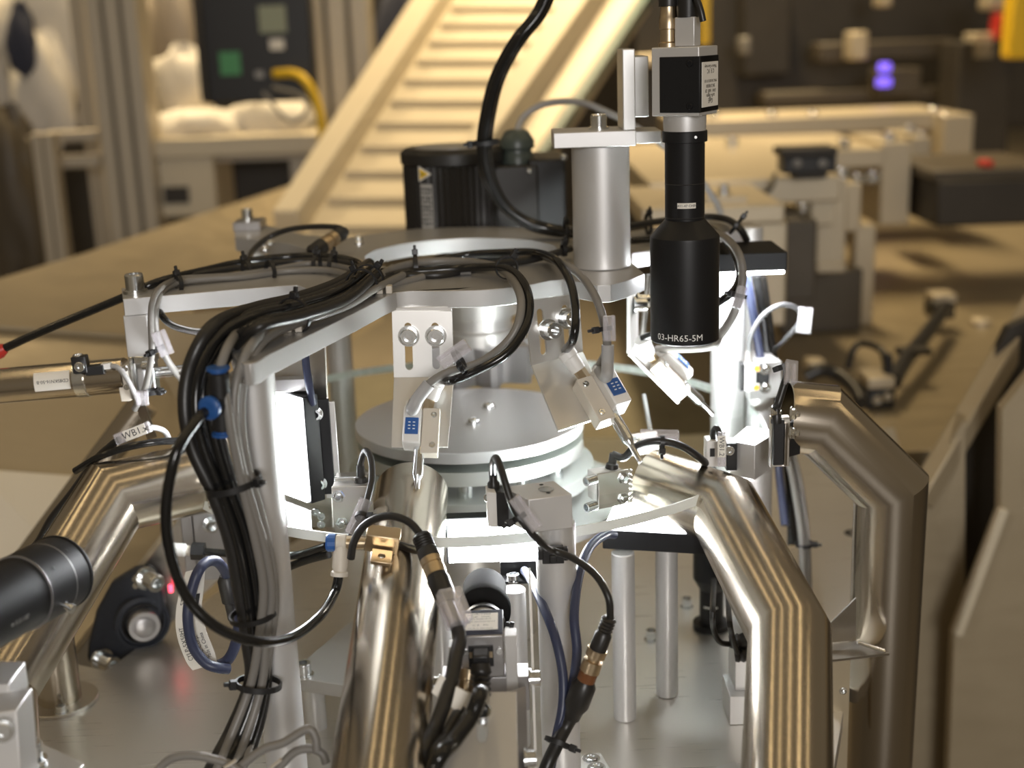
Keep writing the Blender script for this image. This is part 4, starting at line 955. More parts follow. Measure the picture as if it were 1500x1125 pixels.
# ================================================================== SENSORS AT THE PIPE MOUTHS
def holder(label, px, dep, size, screws, cable_from=None, dark=False, rz=0):
    c = D(*px, dep); t = T('pipe_sensor', label, 'sensor', c); F = frame(c, V((math.cos(rz), math.sin(rz), 0)), V((-math.sin(rz), math.cos(rz), 0)), UPV)
    w_, d_x, h_ = size
    mb = MB(); mb.fbox(F, (0, 0, 0), (w_, .003, h_)); t.part('steel_plate', mb, PLATE, .0004)
    mb = MB(); mb.fbox(F, (-.002, .010, .002), (w_ * .9, .016, h_ * .8)); t.part('sensor_body', mb, BLKP if dark else WHITEP, .0008)
    for sx, sz in screws:
        t.screw(F @ V((sx * w_, -.0016, sz * h_)), F.to_3x3() @ V((0, -1, 0)), .0040, .0045, kind='hexnut')
    return t, F
hs, HF = holder('steel plate with two nuts left of the front pipe mouth', (518, 745), 1.02, (.032, .02, .038), ((-.34, .3), (-.30, -.30)))
mb = MB(); mb.fbox(HF, (-.002, .016, .021), (.026, .012, .004)); hs.part('top_clip', mb, ZINC, .0006)
mb = MB(); a = HF @ V((.006, .012, .018)); mb.lathe(a, (0, 0, 1), [(.0056, 0), (.005, .004), (.0036, .005), (.0032, .014), (0, .014)], 16); hs.part('cable_boot', mb, BLKR)
cable('thin black cable looping over the left of the front pipe mouth', [a + V((0, 0, .012)), D(529, 675, 1.02), D(535, 660, 1.01), D(543, 672, 1.0), D(545, 700, .99), D(538, 733, .98), D(530, 757, .975), D(520, 775, .975), D(512, 790, .98)], .0026, BLKR)
sleeve('clear marker sleeve left of the front pipe mouth', D(513, 783, .97), D(536, 733, .98), CP - D(524, 758, .97), None, .010)
tie('black cable tie on the marker left of the front pipe', D(530, 757, .97), D(530, 757, .97) - D(538, 733, .98), .004, (1, -.5, 0))
hs, HF = holder('steel sensor plate with nuts on the mouth of the right front pipe', (898, 716), 1.06, (.028, .02, .03), ((.30, .30), (.28, -.30)), rz=R(22))
for sx, sz in ((-.4, .4), (-.4, -.35)): hs.screw(HF @ V((sx * .028 - .006, -.002, sz * .03)), HF.to_3x3() @ V((-1, -.3, 0)), .004, .010, kind='plain')
mb = MB()
for i in range(7): mb.lathe(HF @ V((.0155, -.001, -.013 + i * .0043)), HF.to_3x3() @ V((0, -1, 0)), [(.0022, 0), (.0016, .0012), (0, .0016)], 8)
hs.part('weld_bead', mb, PLATE, kind='stuff')
mb = MB(); a = HF @ V((.004, .010, .014)); mb.lathe(a, (.15, 0, 1), [(.0056, 0), (.005, .004), (.0036, .005), (.0034, .013), (0, .013)], 16); hs.part('cable_boot', mb, BLKR)
cable('black sensor cable curving over the right front pipe', [a + V((.001, 0, .012)), D(914, 670, 1.06), D(930, 655, 1.055), D(955, 647, 1.05), D(980, 648, 1.05), D(1005, 657, 1.055), D(1030, 675, 1.07), D(1046, 690, 1.10)], .0032, BLKR)
sleeve('clear marker sleeve lying on the right front pipe mouth', D(938, 641, 1.06), D(994, 642, 1.06), V((0, -.3, 1)), None, .010)
tie('black cable tie on the marker above the right front pipe', D(970, 648, 1.05), D(980, 648, 1.05) - D(955, 647, 1.05), .0046, (0, -.6, -1))
fl_ = T('bracket_plate', 'pale steel tab with a screw behind the right front pipe', 'bracket', D(935, 648, 1.17))
mb = MB(); A = [D(917, 637, 1.17), D(962, 631, 1.17), D(966, 662, 1.17), D(922, 668, 1.17)]; mb.hexa([A[3], A[2], A[1], A[0]] + [p + V((0, .003, 0)) for p in (A[3], A[2], A[1], A[0])]); fl_.part('tab', mb, PLATE, .0004); fl_.screw(D(931, 647, 1.168), (0, -1, .1), .0052, .006, kind='button')
mb = MB(); mb.cyl(D(943, 578, 1.19), D(953, 634, 1.175), .0022, n=14); fl_.part('rod', mb, ZINC)
hs, HF = holder('black pipe sensor clamped on the mouth of the far right pipe', (1142, 648), 1.05, (.016, .02, .036), (), dark=True, rz=R(-60))
mb = MB(); boxpx(mb, 1129, 612, 1157, 684, D(1142, 648, 1.05).y - .004, .008); hs.part('clamp_plate', mb, PLATE, .0006)
mb = MB(); boxpx(mb, 1133, 616, 1149, 682, D(1142, 648, 1.05).y - .010, .008); hs.part('black_body', mb, BLKP, .0008)
for q in ((1158, 605), (1158, 633)): pass
for q in ((1158, 606), (1157, 634), (1131, 604)): hs.screw(D(q[0], q[1], 1.035), (1, -.4, 0), .0046, .006, kind='hexnut')
a = D(1137, 614, 1.035); mb = MB(); mb.lathe(a, (0, 0, 1), [(.0045, -.003), (.0045, .003), (.0034, .005), (.003, .012), (0, .012)], 16); hs.part('cable_boot', mb, BLKR)
cable('short dark cable rising at the mouth of the far right pipe', [a + V((0, 0, .01)), D(1140, 590, 1.03), D(1147, 568, 1.03), D(1153, 548, 1.03), D(1150, 536, 1.04)], .0032, BLKR)
sleeve('clear marker sleeve standing on the far right pipe mouth', D(1157, 562, 1.02), D(1158, 532, 1.03), V((0, -1, .2)), None, .010)
cp = T('cable_clip', 'small black clip beside the marker on the far right pipe', 'clip', D(1140, 540, 1.03)); mb = MB(); mb.fbox(frame(D(1139, 540, 1.03), *basis((.5, -.6, .4))), (0, 0, 0), (.006, .0045, .006)); cp.part('clip_head', mb, BLKP, .0006)

# ================================================================== CLAMP WITH SENSOR AND ELBOW ON THE FRONT PIPE
FD = .963
pd = (d_(548, 1180, 146) - d_(603, 722, 107)).normalized()          # pipe direction
ax0 = d_(603, 722, 107)
def onpipe(px, py): return D(px, py, FD)
cxn = CP - D(560, 795, FD); cxn = (cxn - pd * cxn.dot(pd)).normalized(); cxx = pd.cross(cxn); 
if cxx.x < 0: cxx = -cxx
apos = ax0 + pd * ((D(560, 795, FD) - ax0).dot(pd) + .012) + cxn * (RP)
FC = frame(apos, cxx, -pd, cxn)
apx = V((0, 0, 0))
cl_ = T('pipe_clamp', 'brass coloured block clamp screwed on the front pipe', 'clamp', apos)
sh = (D(560, 795, FD) - apos).dot(cxx)
mb = MB(); mb.fbox(FC, (sh, 0, .006), (.025, .0135, .015)); cl_.part('block', mb, BRASS, .0008)
mb = MB(); mb.fbox(FC, (sh + .003, .012, .002), (.017, .016, .004)); pl_ = cl_.part('upper_tab', mb, BRASS, .0005)
cl_.screw(FC @ V((sh + .003, .013, .0042)), cxn, .0036, .0035, parent=pl_, kind='socket')
f_, _n = None, None
mb = MB(); mb.slab([[(-.0075, -.0075), (.0075, -.0075), (.0075, .0075), (-.0075, .0075)], circle(0, 0, .0026, 16)], lambda u, v, tt_: FC @ V((sh + .001 + u, -.0165 + v, .001 + .003 * tt_))); cl_.part('lower_tab', mb, BRASS, .0004)
ef = T('elbow_fitting', 'beige push-in elbow fitting with blue ring left of the front pipe', 'hose fitting', D(500, 795, FD))
A_ = D(536, 795, FD - .002); B_ = D(508, 795, FD - .002); C_ = D(492, 795, FD - .002); E_ = D(478, 795, FD - .002)
mb = MB(); mb.cyl(A_, B_, .0052, n=20); ef.part('brass_stub', mb, BRASS)
mb = MB(); mb.cyl(B_, C_, .0062, n=24, ch=.0008); dn_ = D(498, 832, FD - .002); md = D(500, 795, FD - .002); mb.cyl(md, dn_, .0058, n=24); ef.part('elbow_body', mb, BEIGE)
mb = MB(); mb.lathe(C_, E_ - C_, [(.0068, 0), (.0068, (E_ - C_).length * .8), (.0058, (E_ - C_).length), (0, (E_ - C_).length)], 14); ef.part('blue_ring', mb, BLUEP, angle=20)
mb = MB(); dd = (D(497, 846, FD - .002) - dn_).normalized(); mb.lathe(dn_, dd, [(.0052, 0), (.0052, .002), (.0064, .003), (.0064, .006), (.0045, .0062), (0, .0062)], 24); ef.part('collar', mb, BEIGE)
loop_end = dn_ + dd * .002
# loop hose from the blue tee
tee_y = -.392
ty = Y(306, 598, tee_y)
cable('long shiny black air hose looping from the blue tee to the elbow', [Y(312, 592, tee_y + .012), ty, Y(285, 620, -.41), Y(262, 655, -.425), Y(249, 700, -.43), Y(243, 755, -.43), Y(250, 812, -.43), Y(272, 872, -.43), Y(315, 917, -.43), Y(372, 939, -.42), Y(425, 934, -.39), Y(468, 903, -.35), Y(490, 868, D(490, 868, FD).y), loop_end], .0036, BLKG, name='air_hose', cat='hose', n=16, k=10)
cable('two thin black hoses running behind the left post to the elbow', [Y(410, 815, -.20), Y(440, 812, -.2), Y(478, 800, -.215)], .0034, BLKG, name='air_hose', cat='hose')
cable('lower thin black hose running behind the left post', [Y(410, 836, -.19), Y(445, 822, -.2), Y(482, 812, -.215)], .0034, BLKG, name='air_hose', cat='hose')
# sensor cable arc + M12 connector
arc = [D(514, 818, .945), D(519, 792, .94), D(536, 768, .935), D(566, 756, .93), D(598, 764, .925), D(620, 788, .92)]
cable('black sensor cable arching over the brass clamp', arc, .0029, BLKR, n=14)
m12 = T('round_plug', 'round black and nickel plug hanging right of the front pipe', 'connector', D(630, 800, .92))
Q0, Q1 = D(617, 784, .92), D(673, 930, .88); qd = (Q1 - Q0); QL = qd.length; qd.normalize(); ppx = QL / 156.0
def qs(a): return a * ppx
mb = MB(); prof = [(0, 0), (.0060, 0)]
for i in range(5): prof += [(.0072, qs(4 + i * 4)), (.0064, qs(6 + i * 4))]
prof += [(.0076, qs(26)), (.0078, qs(38)), (0, qs(38))]
mb.lathe(Q0, qd, prof, 24); m12.part('ribbed_boot', mb, BLKR, angle=60)
mb = MB(); mb.lathe(Q0 + qd * qs(38), qd, [(.0076, 0), (.0076, qs(9)), (.0068, qs(10)), (.0068, qs(12)), (.0076, qs(13)), (.0076, qs(26)), (0, qs(26))], 28); m12.part('knurled_ring', mb, BRASS)
mb = MB(); mb.lathe(Q0 + qd * qs(64), qd, [(.0070, 0), (.0080, qs(8)), (.0080, qs(30)), (.0070, qs(38)), (.0062, qs(44)), (0, qs(44))], 24); m12.part('plug_body', mb, BLKR)
sleeve('clear ribbed marker sleeve below the hanging round plug', Q0 + qd * qs(100) + cxn * .004, Q0 + qd * qs(150) + cxn * .004, cxn, None, .017)
cable('thick black cable running down in front of the front pipe', [Q0 + qd * qs(108), Q1, D(668, 960, .865), D(660, 1000, .85), D(640, 1060, .83), D(608, 1135, .81), Z(570, 1290, ZB + .006)], .0048, BLKR, n=14)
cable('short black pigtail between brass clamp and round plug', [D(583, 798, .955), D(596, 802, .95), D(609, 806, .94), D(621, 808, .925)], .0030, BLKR)

# ================================================================== LOWER FRONT CAMERA
cam_c = D(707, 962, .885); Wc = .029; kx = 1.0
t = T('front_camera', 'small grey camera with label looking at the bright panel', 'camera', cam_c)
b0 = cam_c + V((0, 0, 0))
mb = MB(); mb.box(cam_c + V((0, .021, 0)), (Wc, .042, Wc + .002)); bd = t.part('body', mb, ALUD, .0008)
mb = MB(); mb.box(cam_c + V((0, .021, (Wc + .002) / 2 + .0003)), (Wc - .0005, .038, .0006)); t.part('top_cover', mb, NAVYF)
mb = MB(); mb.box(cam_c + V((-.0005, .021, (Wc + .002) / 2 + .0008)), (Wc - .006, .026, .0005)); lb_ = t.part('rating_label', mb, PAPER)
for i, (s_, sz, v) in enumerate((('acA-1920', .0036, .011), ('GigE   12Vdc', .0026, .0068), ('SN 22951917', .0026, .003), ('MAC 00:30:53:22:1C', .0024, -.001), ('C E   FC', .0032, -.0068), ('Made in Germany', .0024, -.0115))):
    t.part('lettering', text_mb(s_, sz, lambda u, w_, v=v: cam_c + V((u - .001, .021 + v + w_, (Wc + .002) / 2 + .0012))), INK, parent=lb_)
mb = MB(); mb.box(cam_c + V((-.001, -.0008, .001)), (.017, .002, .0155)); t.part('network_socket', mb, BLKP, .0004)
mb = MB()
for sx in (-1, 1): mb.box(cam_c + V((-.001 + sx * .0068, -.002, .0025)), (.0022, .0008, .0042))
t.part('gold_contact', mb, BRASS)
t.screw(cam_c + V((.0115, -.0002, .004)), (0, -1, 0), .0022, .0012, kind='plain'); t.screw(cam_c + V((-.0115, -.0002, .004)), (0, -1, 0), .0022, .0012, kind='plain')
mb = MB(); mb.lathe(cam_c + V((0, .042, 0)), (0, 1, 0), [(.0140, 0), (.0140, .007), (0, .007)], 40); t.part('lens_mount', mb, ALU)
ln = T('front_lens', 'short black lens with wide hood in front of the glowing panel', 'lens', cam_c + V((0, .05, 0)))
o_ = cam_c + V((0, .0492, 0))
mb = MB(); mb.lathe(o_, (0, 1, 0), [(.0155, 0), (.0155, .004), (.0095, .0045), (.0092, .016), (.0100, .0165), (.0100, .022), (0, .022)], 40); ln.part('barrel', mb, BLKM)
mb = MB(); mb.lathe(o_ + V((0, .0215, 0)), (0, 1, 0), [(.0, 0), (.0195, 0), (.0200, .001), (.0200, .008), (.0165, .009), (.0165, .044), (.0150, .044), (.0145, .012), (0, .012)], 56); ln.part('hood', mb, BLKH)
for i in range(16):
    a = math.pi * (.18 + .64 * i / 15); 
mb = MB()
for i in range(15):
    a = math.pi * (.15 + .7 * i / 14); e = V((math.cos(a), 0, math.sin(a))); F_ = frame(o_ + e * .0097 + V((0, .013, 0)), V((0, 1, 0)), e.cross(V((0, 1, 0))), e); mb.fbox(F_, (0, 0, 0), (.0016, .0009 + .0006 * (i % 3), .0004))
ln.part('scale_print', mb, INKW)
mb = MB(); mb.lathe(o_ + V((.0158, .003, -.001)), (1, 0, -.3), [(.0018, 0), (.0018, .003), (.0026, .0032), (.0026, .006), (0, .006)], 14); ln.part('lock_knob', mb, BLKM)
# plugs and cables of this camera
np_ = T('network_plug', 'black network plug in the rear of the small grey camera', 'connector', cam_c + V((-.001, -.004, 0)))
mb = MB(); mb.box(cam_c + V((-.001, -.008, .0015)), (.0112, .014, .013)); np_.part('plug', mb, BLKP, .0012)
bz = cam_c + V((-.001, -.0145, .0)); dv = V((0, -.55, -1)).normalized(); prof = [(0, -.003), (.0062, -.002), (.0068, .002)]
for i in range(5): prof += [(.0072 - .0002 * i, .004 + i * .0036), (.0056, .0058 + i * .0036)]
prof += [(.0052, .024), (0, .024)]
mb = MB(); mb.lathe(bz, dv, prof, 20); np_.part('ribbed_boot', mb, BLKR, angle=60)
be = bz + dv * .022
cable('thick black network cable hanging from the small grey camera', [be, D(704, 1015, .82), D(690, 1050, .81), D(665, 1085, .80), D(632, 1135, .79), Z(590, 1300, ZB + .006)], .0052, BLKG, n=14)
rp = T('power_plug', 'nickel round plug under the network plug of the grey camera', 'connector', cam_c + V((-.011, -.003, -.012)))
mb = MB(); a = cam_c + V((-.0095, -.0012, -.0105)); mb.lathe(a, (-.15, -.45, -1), [(.0064, -.002), (.0068, .002), (.0068, .005), (.006, .0055), (.0064, .014), (.006, .016), (0, .016)], 24); rp.part('nickel_shell', mb, BRASS)
mb = MB(); a2 = a + V((-.15, -.45, -1)).normalized() * .0155; mb.lathe(a2, (-.3, -.5, -1), [(.0058, 0), (.0058, .006), (.0046, .010), (.0046, .016), (0, .016)], 20); rp.part('boot', mb, BLKR)
cable('black power cable passing behind the white paper flags', [a2 + V((-.002, -.004, -.012)), D(672, 1045, .84), D(655, 1075, .825), D(625, 1130, .81), Z(585, 1280, ZB + .006)], .0040, BLKR)
for i, (c4, dd, lab) in enumerate((([(645, 989), (656, 996), (647, 1026), (632, 1014)], .848, 'left cream paper flag on the black cables'), ([(668, 1006), (688, 1016), (673, 1044), (661, 1036)], .836, 'middle cream paper flag on the black cables'), ([(702, 1022), (712, 1026), (698, 1054), (690, 1050)], .812, 'right cream paper flag on the network cable'))):
    A = [D(x, y, dd) for x, y in c4]; mb = MB(); off = V((0, .0008, 0)); mb.hexa([A[3], A[2], A[1], A[0]] + [p + off for p in (A[3], A[2], A[1], A[0])]); one('paper_flag', mb, PAPER, lab, 'tag', group='paper flags on the camera cables')
# mount behind the camera
mt = T('camera_mount', 'tan lit aluminium mount plate with slot below the grey camera', 'bracket', cam_c + V((0, .01, -.03)))
f_, nn = quadframe(D(652, 1015, .868), D(757, 1013, .868), D(760, 1180, .80), D(648, 1180, .80), .008)
mb = MB(); mb.slab([[(0, 0), (1, 0), (1, 1), (0, 1)], slot(.52, .69, .13, .30)], f_); mt.part('front_plate', mb, ALUP, .0004)
mt.screw(f_(.52, .80, .8), nn, .0062, .0045)
mb = MB(); mb.box(cam_c + V((-.0195, .006, -.014)), (.007, .012, .044)); mt.part('side_cheek', mb, ALU, .0004)
mb = MB(); mb.box(cam_c + V((.0195, .006, -.010)), (.008, .012, .050)); mt.part('side_cheek', mb, ALU, .0004)
mb = MB(); mb.box(cam_c + V((.001, .012, -.030)), (.060, .020, .026)); mt.part('cross_plate', mb, ALUD, .0004)
mt.screw(cam_c + V((.0312, .004, -.020)), (1, 0, 0), .0056, .008); mt.screw(cam_c + V((-.0295, .004, -.022)), (-1, 0, 0), .0056, .008)
mt.screw(D(768, 1112, .835), (1, 0, 0), .0056, .008)
f_, nn = quadframe(D(757, 1010, .87), D(770, 1005, .885), D(776, 1180, .82), D(760, 1180, .80), .004); mb = MB(); mb.slab([[(0, 0), (1, 0), (1, 1), (0, 1)]], f_); mt.part('side_plate', mb, ALUD)
# mounts of the bright front panel
for lab, px, w_ in (('short round post right of the grey camera under the black bracket', 753, 38), ('short round post left of the grey camera', 642, 38)):
    q = Y(px, 862, -.225); leg(lab, q.x, q.y, q.z, .0185)
pbk = T('panel_bracket', 'small black angle bracket with a screw under the bright panel', 'bracket', Y(760, 838, -.235))
mb = MB(); boxpx(mb, 733, 823, 786, 850, -.238, .008); pbk.part('upright', mb, BLKM, .0006)
a = Y(733, 852, -.250); b = Y(775, 852, -.250); mb = MB(); mb.box(((a.x + b.x) / 2, -.243, a.z - .0006), (b.x - a.x, .018, .0022)); pbk.part('ledge', mb, BLKM, .0004)
pbk.screw(Y(752, 850, -.247), (0, 0, 1), .005, .0055)
mb = MB(); a, b = D(775, 856, .93), D(785, 1180, .86); mb.hexa([b, b + V((.0016, 0, 0)), b + V((.0016, .03, 0)), b + V((0, .03, 0)), a, a + V((.0016, 0, 0)), a + V((.0016, .03, 0)), a + V((0, .03, 0))]); one('edge_plate', mb, WHITEP, 'thin bright plate edge running down right of the grey camera', 'plate')

# ================================================================== PLUG AND BLUE CABLES LEFT OF THE THIN POSTS
t = T('inline_plug', 'inline round plug with brown ring beside the front post', 'connector', Y(890, 910, -.36))
Q0, Q1 = Y(893, 905, -.36), Y(838, 1050, -.36); qd = Q1 - Q0; QL = qd.length; qd.normalize(); ppx = QL / 155.0
prof = [(0, 0), (.0042, 0)]
for i in range(4): prof += [(.0056, qs(3 + i * 5)), (.0046, qs(5.5 + i * 5))]
prof += [(.0062, qs(25)), (.0064, qs(48)), (0, qs(48))]
mb = MB(); mb.lathe(Q0, qd, prof, 22); t.part('ribbed_boot', mb, BLKR, angle=60)
mb = MB(); mb.lathe(Q0 + qd * qs(48), qd, [(.0072, 0), (.0072, qs(11)), (.0048, qs(12)), (.0048, qs(17)), (.0070, qs(18)), (.0074, qs(34)), (0, qs(34))], 26); t.part('nickel_ring', mb, BRASS)
mb = MB(); mb.lathe(Q0 + qd * qs(81), qd, [(.0066, 0), (.0066, qs(16)), (0, qs(16))], 24); t.part('brown_ring', mb, mat('brown_plastic', (.16, .06, .02), 0, .4, .03, (100, 100, 100), .02))
mb = MB(); mb.lathe(Q0 + qd * qs(97), qd, [(.0066, 0), (.0088, qs(8)), (.0088, qs(38)), (.0066, qs(48)), (.0058, qs(60)), (0, qs(60))], 24); t.part('plug_body', mb, BLKR)
cable('black cable below the inline plug with brown ring', [Q0 + qd * qs(152), Y(828, 1066, -.362), Y(815, 1092, -.37), Y(795, 1140, -.38), Z(770, 1240, ZB + .006)], .0050, BLKR, n=14)
cable('dark blue cable from the black bracket down the front post', [Y(768, 836, -.242), Y(776, 846, -.262), Y(792, 880, -.30), Y(812, 930, -.33), Y(824, 985, -.345), Y(824, 1035, -.355), Y(814, 1085, -.365), Y(803, 1140, -.375), Z(780, 1240, ZB + .005)], .0036, BLUEC, n=14)
cable('dark blue cable curving down from the right light box', [Y(900, 783, -.225), Y(886, 784, -.235), Y(864, 802, -.26), Y(849, 840, -.29), Y(841, 900, -.32), Y(845, 955, -.335), Y(838, 1008, -.35), Y(826, 1056, -.36), Y(812, 1095, -.37)], .0036, BLUEC, n=14)
tie('black cable tie holding blue and black cables at the front post', Y(817, 1088, -.368), Y(812, 1095, -.37) - Y(826, 1056, -.36), .0088, (1, -.5, -.3))
clp = T('cable_clip', 'black cable clip base stuck on the front sensor post', 'clip', Y(810, 812, -.318))
q = Y(810, 812, -.318); mb = MB(); mb.box(q, (.016, .006, .013)); mb.box(q + V((-.009, 0, .001)), (.004, .007, .008)); mb.box(q + V((.008, .001, .0)), (.006, .005, .010)); clp.part('base', mb, BLKP, .0008)
mb = MB(); mb.box(q + V((.0, -.004, -.002)), (.005, .004, .006)); clp.part('locking_head', mb, BLKP, .0006)

# ================================================================== CABLE BUNDLE OVER THE LEFT ARM AND DOWN THE LEFT POST
def zc(px, py, z=.172): return Z(px, py, z)
trunk = [(545, 392, 'z', .174), (500, 424, 'z', .176), (437, 447, 'z', .178), (375, 462, 'z', .180), (325, 488, 'y', -.345), (296, 535, 'y', -.362), (287, 590, 'y', -.372), (297, 650, 'y', -.376), (322, 715, 'y', -.378), (347, 785, 'y', -.376), (362, 860, 'y', -.372), (372, 940, 'y', -.370), (376, 1000, 'y', -.372), (352, 1075, 'y', -.385), (318, 1140, 'y', -.40), (285, 1215, 'z', ZB + .008)]
def trunkpath(offs, dy, zlift=0.0, taper=1.0):
    out = []
    for i, (x, y, k_, v) in enumerate(trunk):
        nx, ny = (trunk[min(i + 1, len(trunk) - 1)][0] - trunk[max(i - 1, 0)][0], trunk[min(i + 1, len(trunk) - 1)][1] - trunk[max(i - 1, 0)][1])
        L_ = math.hypot(nx, ny); nx, ny = nx / L_, ny / L_
        w_ = offs * (0.45 if i < 1 else .62 if i < 4 else 1.0 if i < 8 else .72 if i < 11 else .55 if i < 13 else .85)
        px, py = x - ny * w_, y + nx * w_
        out.append(Z(px, py, v + zlift) if k_ == 'z' else Y(px, py, v + dy))
    return out
tr = [(-16, .0, .0050, BLKR, 'thick matt black cable on the outside of the bundle curve'),
      (0, -.004, .0036, BLKG, 'glossy black hose second from the outside of the bundle'),
      (10, .004, .0036, BLKG, 'glossy black hose in the middle of the cable bundle'),
      (20, -.004, .0034, BLKG, 'glossy black hose on the front of the cable bundle'),
      (-8, .008, .0036, BLKR, 'black cable tucked behind the outer bundle cable'),
      (28, .004, .0034, BLKR, 'inner black cable of the bundle next to the blue tee')]
for i, (off, dy, r_, m_, lab) in enumerate(tr):
    cable(lab, trunkpath(-off, dy, (.004 if i % 2 else 0)), r_, m_, group='cables of the thick left bundle', n=14)
greys = [([(575, 392), (545, 412), (505, 436), (442, 461), (405, 474)], [(372, 500, -.36), (350, 545, -.378), (343, 600, -.385), (350, 665, -.388), (368, 735, -.388), (388, 805, -.384), (398, 870, -.378), (390, 930, -.376), (384, 1000, -.378), (362, 1075, -.39), (335, 1140, -.40)], 'light grey cable along the front edge of the arm'),
         ([(590, 403), (548, 424), (508, 448), (440, 472), (402, 488)], [(376, 512, -.352), (358, 555, -.37), (353, 610, -.378), (362, 680, -.38), (384, 760, -.38), (399, 830, -.378), (402, 890, -.372), (393, 960, -.37), (385, 1010, -.374), (368, 1080, -.388), (350, 1140, -.40)], 'lower light grey cable on the front edge of the arm'),
         ([(560, 404), (520, 424), (450, 452), (400, 466), (365, 474)], [(338, 500, -.365), (322, 545, -.385), (330, 580, -.39), (340, 640, -.392), (355, 710, -.39), (374, 790, -.388), (386, 860, -.382), (380, 930, -.38), (368, 1000, -.38), (340, 1075, -.392), (312, 1140, -.405)], 'grey cable between black hoses and the light cables')]
for a_, b_, lab in greys:
    cable(lab, [Z(x, y, .172) for x, y in a_] + [Y(x, y, v) for x, y, v in b_] + [Z(b_[-1][0] - 40, 1222, ZB + .006)], .0032, GREYC, group='cables of the thick left bundle', n=14)
tie('black cable tie round the bundle where it leaves the arm', Z(430, 463, .176), Z(500, 436, .176) - Z(400, 472, .178), .0125, (0, -.3, 1))
tie('black cable tie round the bundle at the arm junction', Z(540, 410, .174), Z(560, 398, .174) - Z(500, 430, .176), .0120, (.6, -.5, 1))
tie('second black cable tie round the bundle at the arm junction', Z(530, 418, .174), Z(560, 398, .174) - Z(500, 430, .176), .0125, (-.4, .2, 1))
tie('black cable tie with big head low on the left bundle', Y(342, 708, -.380), Y(365, 780, -.38) - Y(330, 660, -.38), .0180, (1, -.5, .15), .0042)
tie('lowest black cable tie on the left bundle', Y(379, 1002, -.374), Y(372, 1050, -.38) - Y(380, 950, -.372), .0150, (-1, -.4, 0), .0042)
tie('black cable tie on the back of the left bundle', Y(371, 900, -.372), V((.1, 0, -1)), .0155, (-.6, 1, 0))
for lab, px in (('pale cable tie base on the arm under the bundle', (422, 486)), ('pale cable tie base on the arm at the junction', (556, 430))):
    q = Z(*px, ZS_); mb = MB(); mb.box(q + V((0, 0, .0042)), (.006, .008, .008)); mb.box(q + V((.008, .0, .0034)), (.005, .008, .0064)); one('cable_mount', mb, BEIGE, lab, 'clip', .0006)
stud = Y(392, 1030, -.365)
# blue tee
t = T('tee_fitting', 'black tee fitting with blue rings in the left cable bundle', 'hose fitting', Y(322, 590, -.385))
ta, tb_ = Y(320, 545, -.388), Y(327, 630, -.388)
mb = MB(); mb.cyl(ta, tb_, .0068, n=24, ch=.0008); sb_ = Y(306, 598, tee_y - .006); mb.cyl(Y(324, 590, -.385), sb_ + V((.003, .004, .0)), .0066, n=24); t.part('tee_body', mb, BLKP)
for a, d_v, nm in ((ta, ta - tb_, 'blue_ring'), (tb_, tb_ - ta, 'blue_ring')):
    mb = MB(); mb.lathe(a, d_v, [(.0058, 0), (.0058, .0014), (.0076, .0016), (.0076, .0034), (.0045, .0036), (0, .0036)], 24); t.part(nm, mb, BLUEP)
mb = MB(); dv_ = (sb_ - Y(324, 590, -.385)); mb.lathe(sb_ + dv_.normalized() * -.003, dv_, [(.0060, 0), (.0078, .0008), (.0078, .0034), (.0060, .0046), (.0042, .0046), (0, .0042)], 28); t.part('blue_ring', mb, BLUEP)

# ------------------------------------------------ left arm cables
AZ = .1685
cable('black cable from the lower left edge up over the left arm', [Y(-40, 532, -.10), Y(60, 486, -.10), Y(180, 436, -.10), Z(232, 413, .170), Z(300, 396, .170), Z(360, 383, .170), Z(430, 376, .170), Z(490, 377, .171), Z(527, 386, .173), Z(534, 398, .176)], .0036, BLKG, n=14)
mb = MB(); a, b = Y(-30, 528, -.10), Y(8, 510, -.10); mb.lathe(a, b - a, [(.0065, 0), (.0065, (b - a).length * .8), (.0042, (b - a).length), (0, (b - a).length)], 18); one('red_plug', mb, REDP, 'small red plug on the black cable at the left edge', 'connector')
cable('second black cable lying along the left arm', [Z(236, 414, .168), Z(310, 398, .169), Z(380, 389, .169), Z(450, 382, .169), Z(510, 386, .170), Z(540, 400, .172)], .0032, BLKR)
cable('grey cable bending over the left arm end and down', [Y(197, 600, -.14), Y(212, 570, -.145), Y(222, 520, -.150), Y(221, 470, -.150), Y(224, 440, -.148), Y(236, 421, -.13), Z(262, 409, .171), Z(300, 406, .169), Z(345, 403, .169), Z(400, 395, .169), Z(455, 386, .169), Z(505, 392, .170), Z(540, 404, .172)], .0027, GREYC)
cable('second grey cable bending over the left arm end', [Y(270, 560, -.12), Y(250, 535, -.135), Y(236, 508, -.142), Y(228, 480, -.145), Y(229, 446, -.145), Y(240, 424, -.12), Z(265, 413, .169), Z(310, 408, .169), Z(360, 405, .168), Z(420, 397, .168), Z(480, 396, .169), Z(530, 408, .170)], .0030, GREYC)
cable('black hose drooping under the left arm into the bundle', [Z(231, 432, .150), Y(233, 455, -.13), Y(250, 475, -.15), Y(280, 485, -.2), Y(315, 488, -.28)], .0030, BLKG, name='air_hose', cat='hose')
for i, (x, y) in enumerate(((262, 411), (361, 392), (396, 393))):
    tie(['black cable tie on the left arm nearest its end block', 'black cable tie in the middle of the left arm', 'black cable tie on the left arm nearest the ring'][i], Z(x, y + 4, .170), Z(x + 30, y - 3, .170) - Z(x - 30, y + 5, .170), .0085 if i else .006, (0, -.7, -1) if i == 2 else (0, .5, 1))
tie('black cable tie behind the round plug on the ring', Z(464, 388, .171), Z(500, 388, .170) - Z(440, 388, .17), .0085, (0, .3, 1))
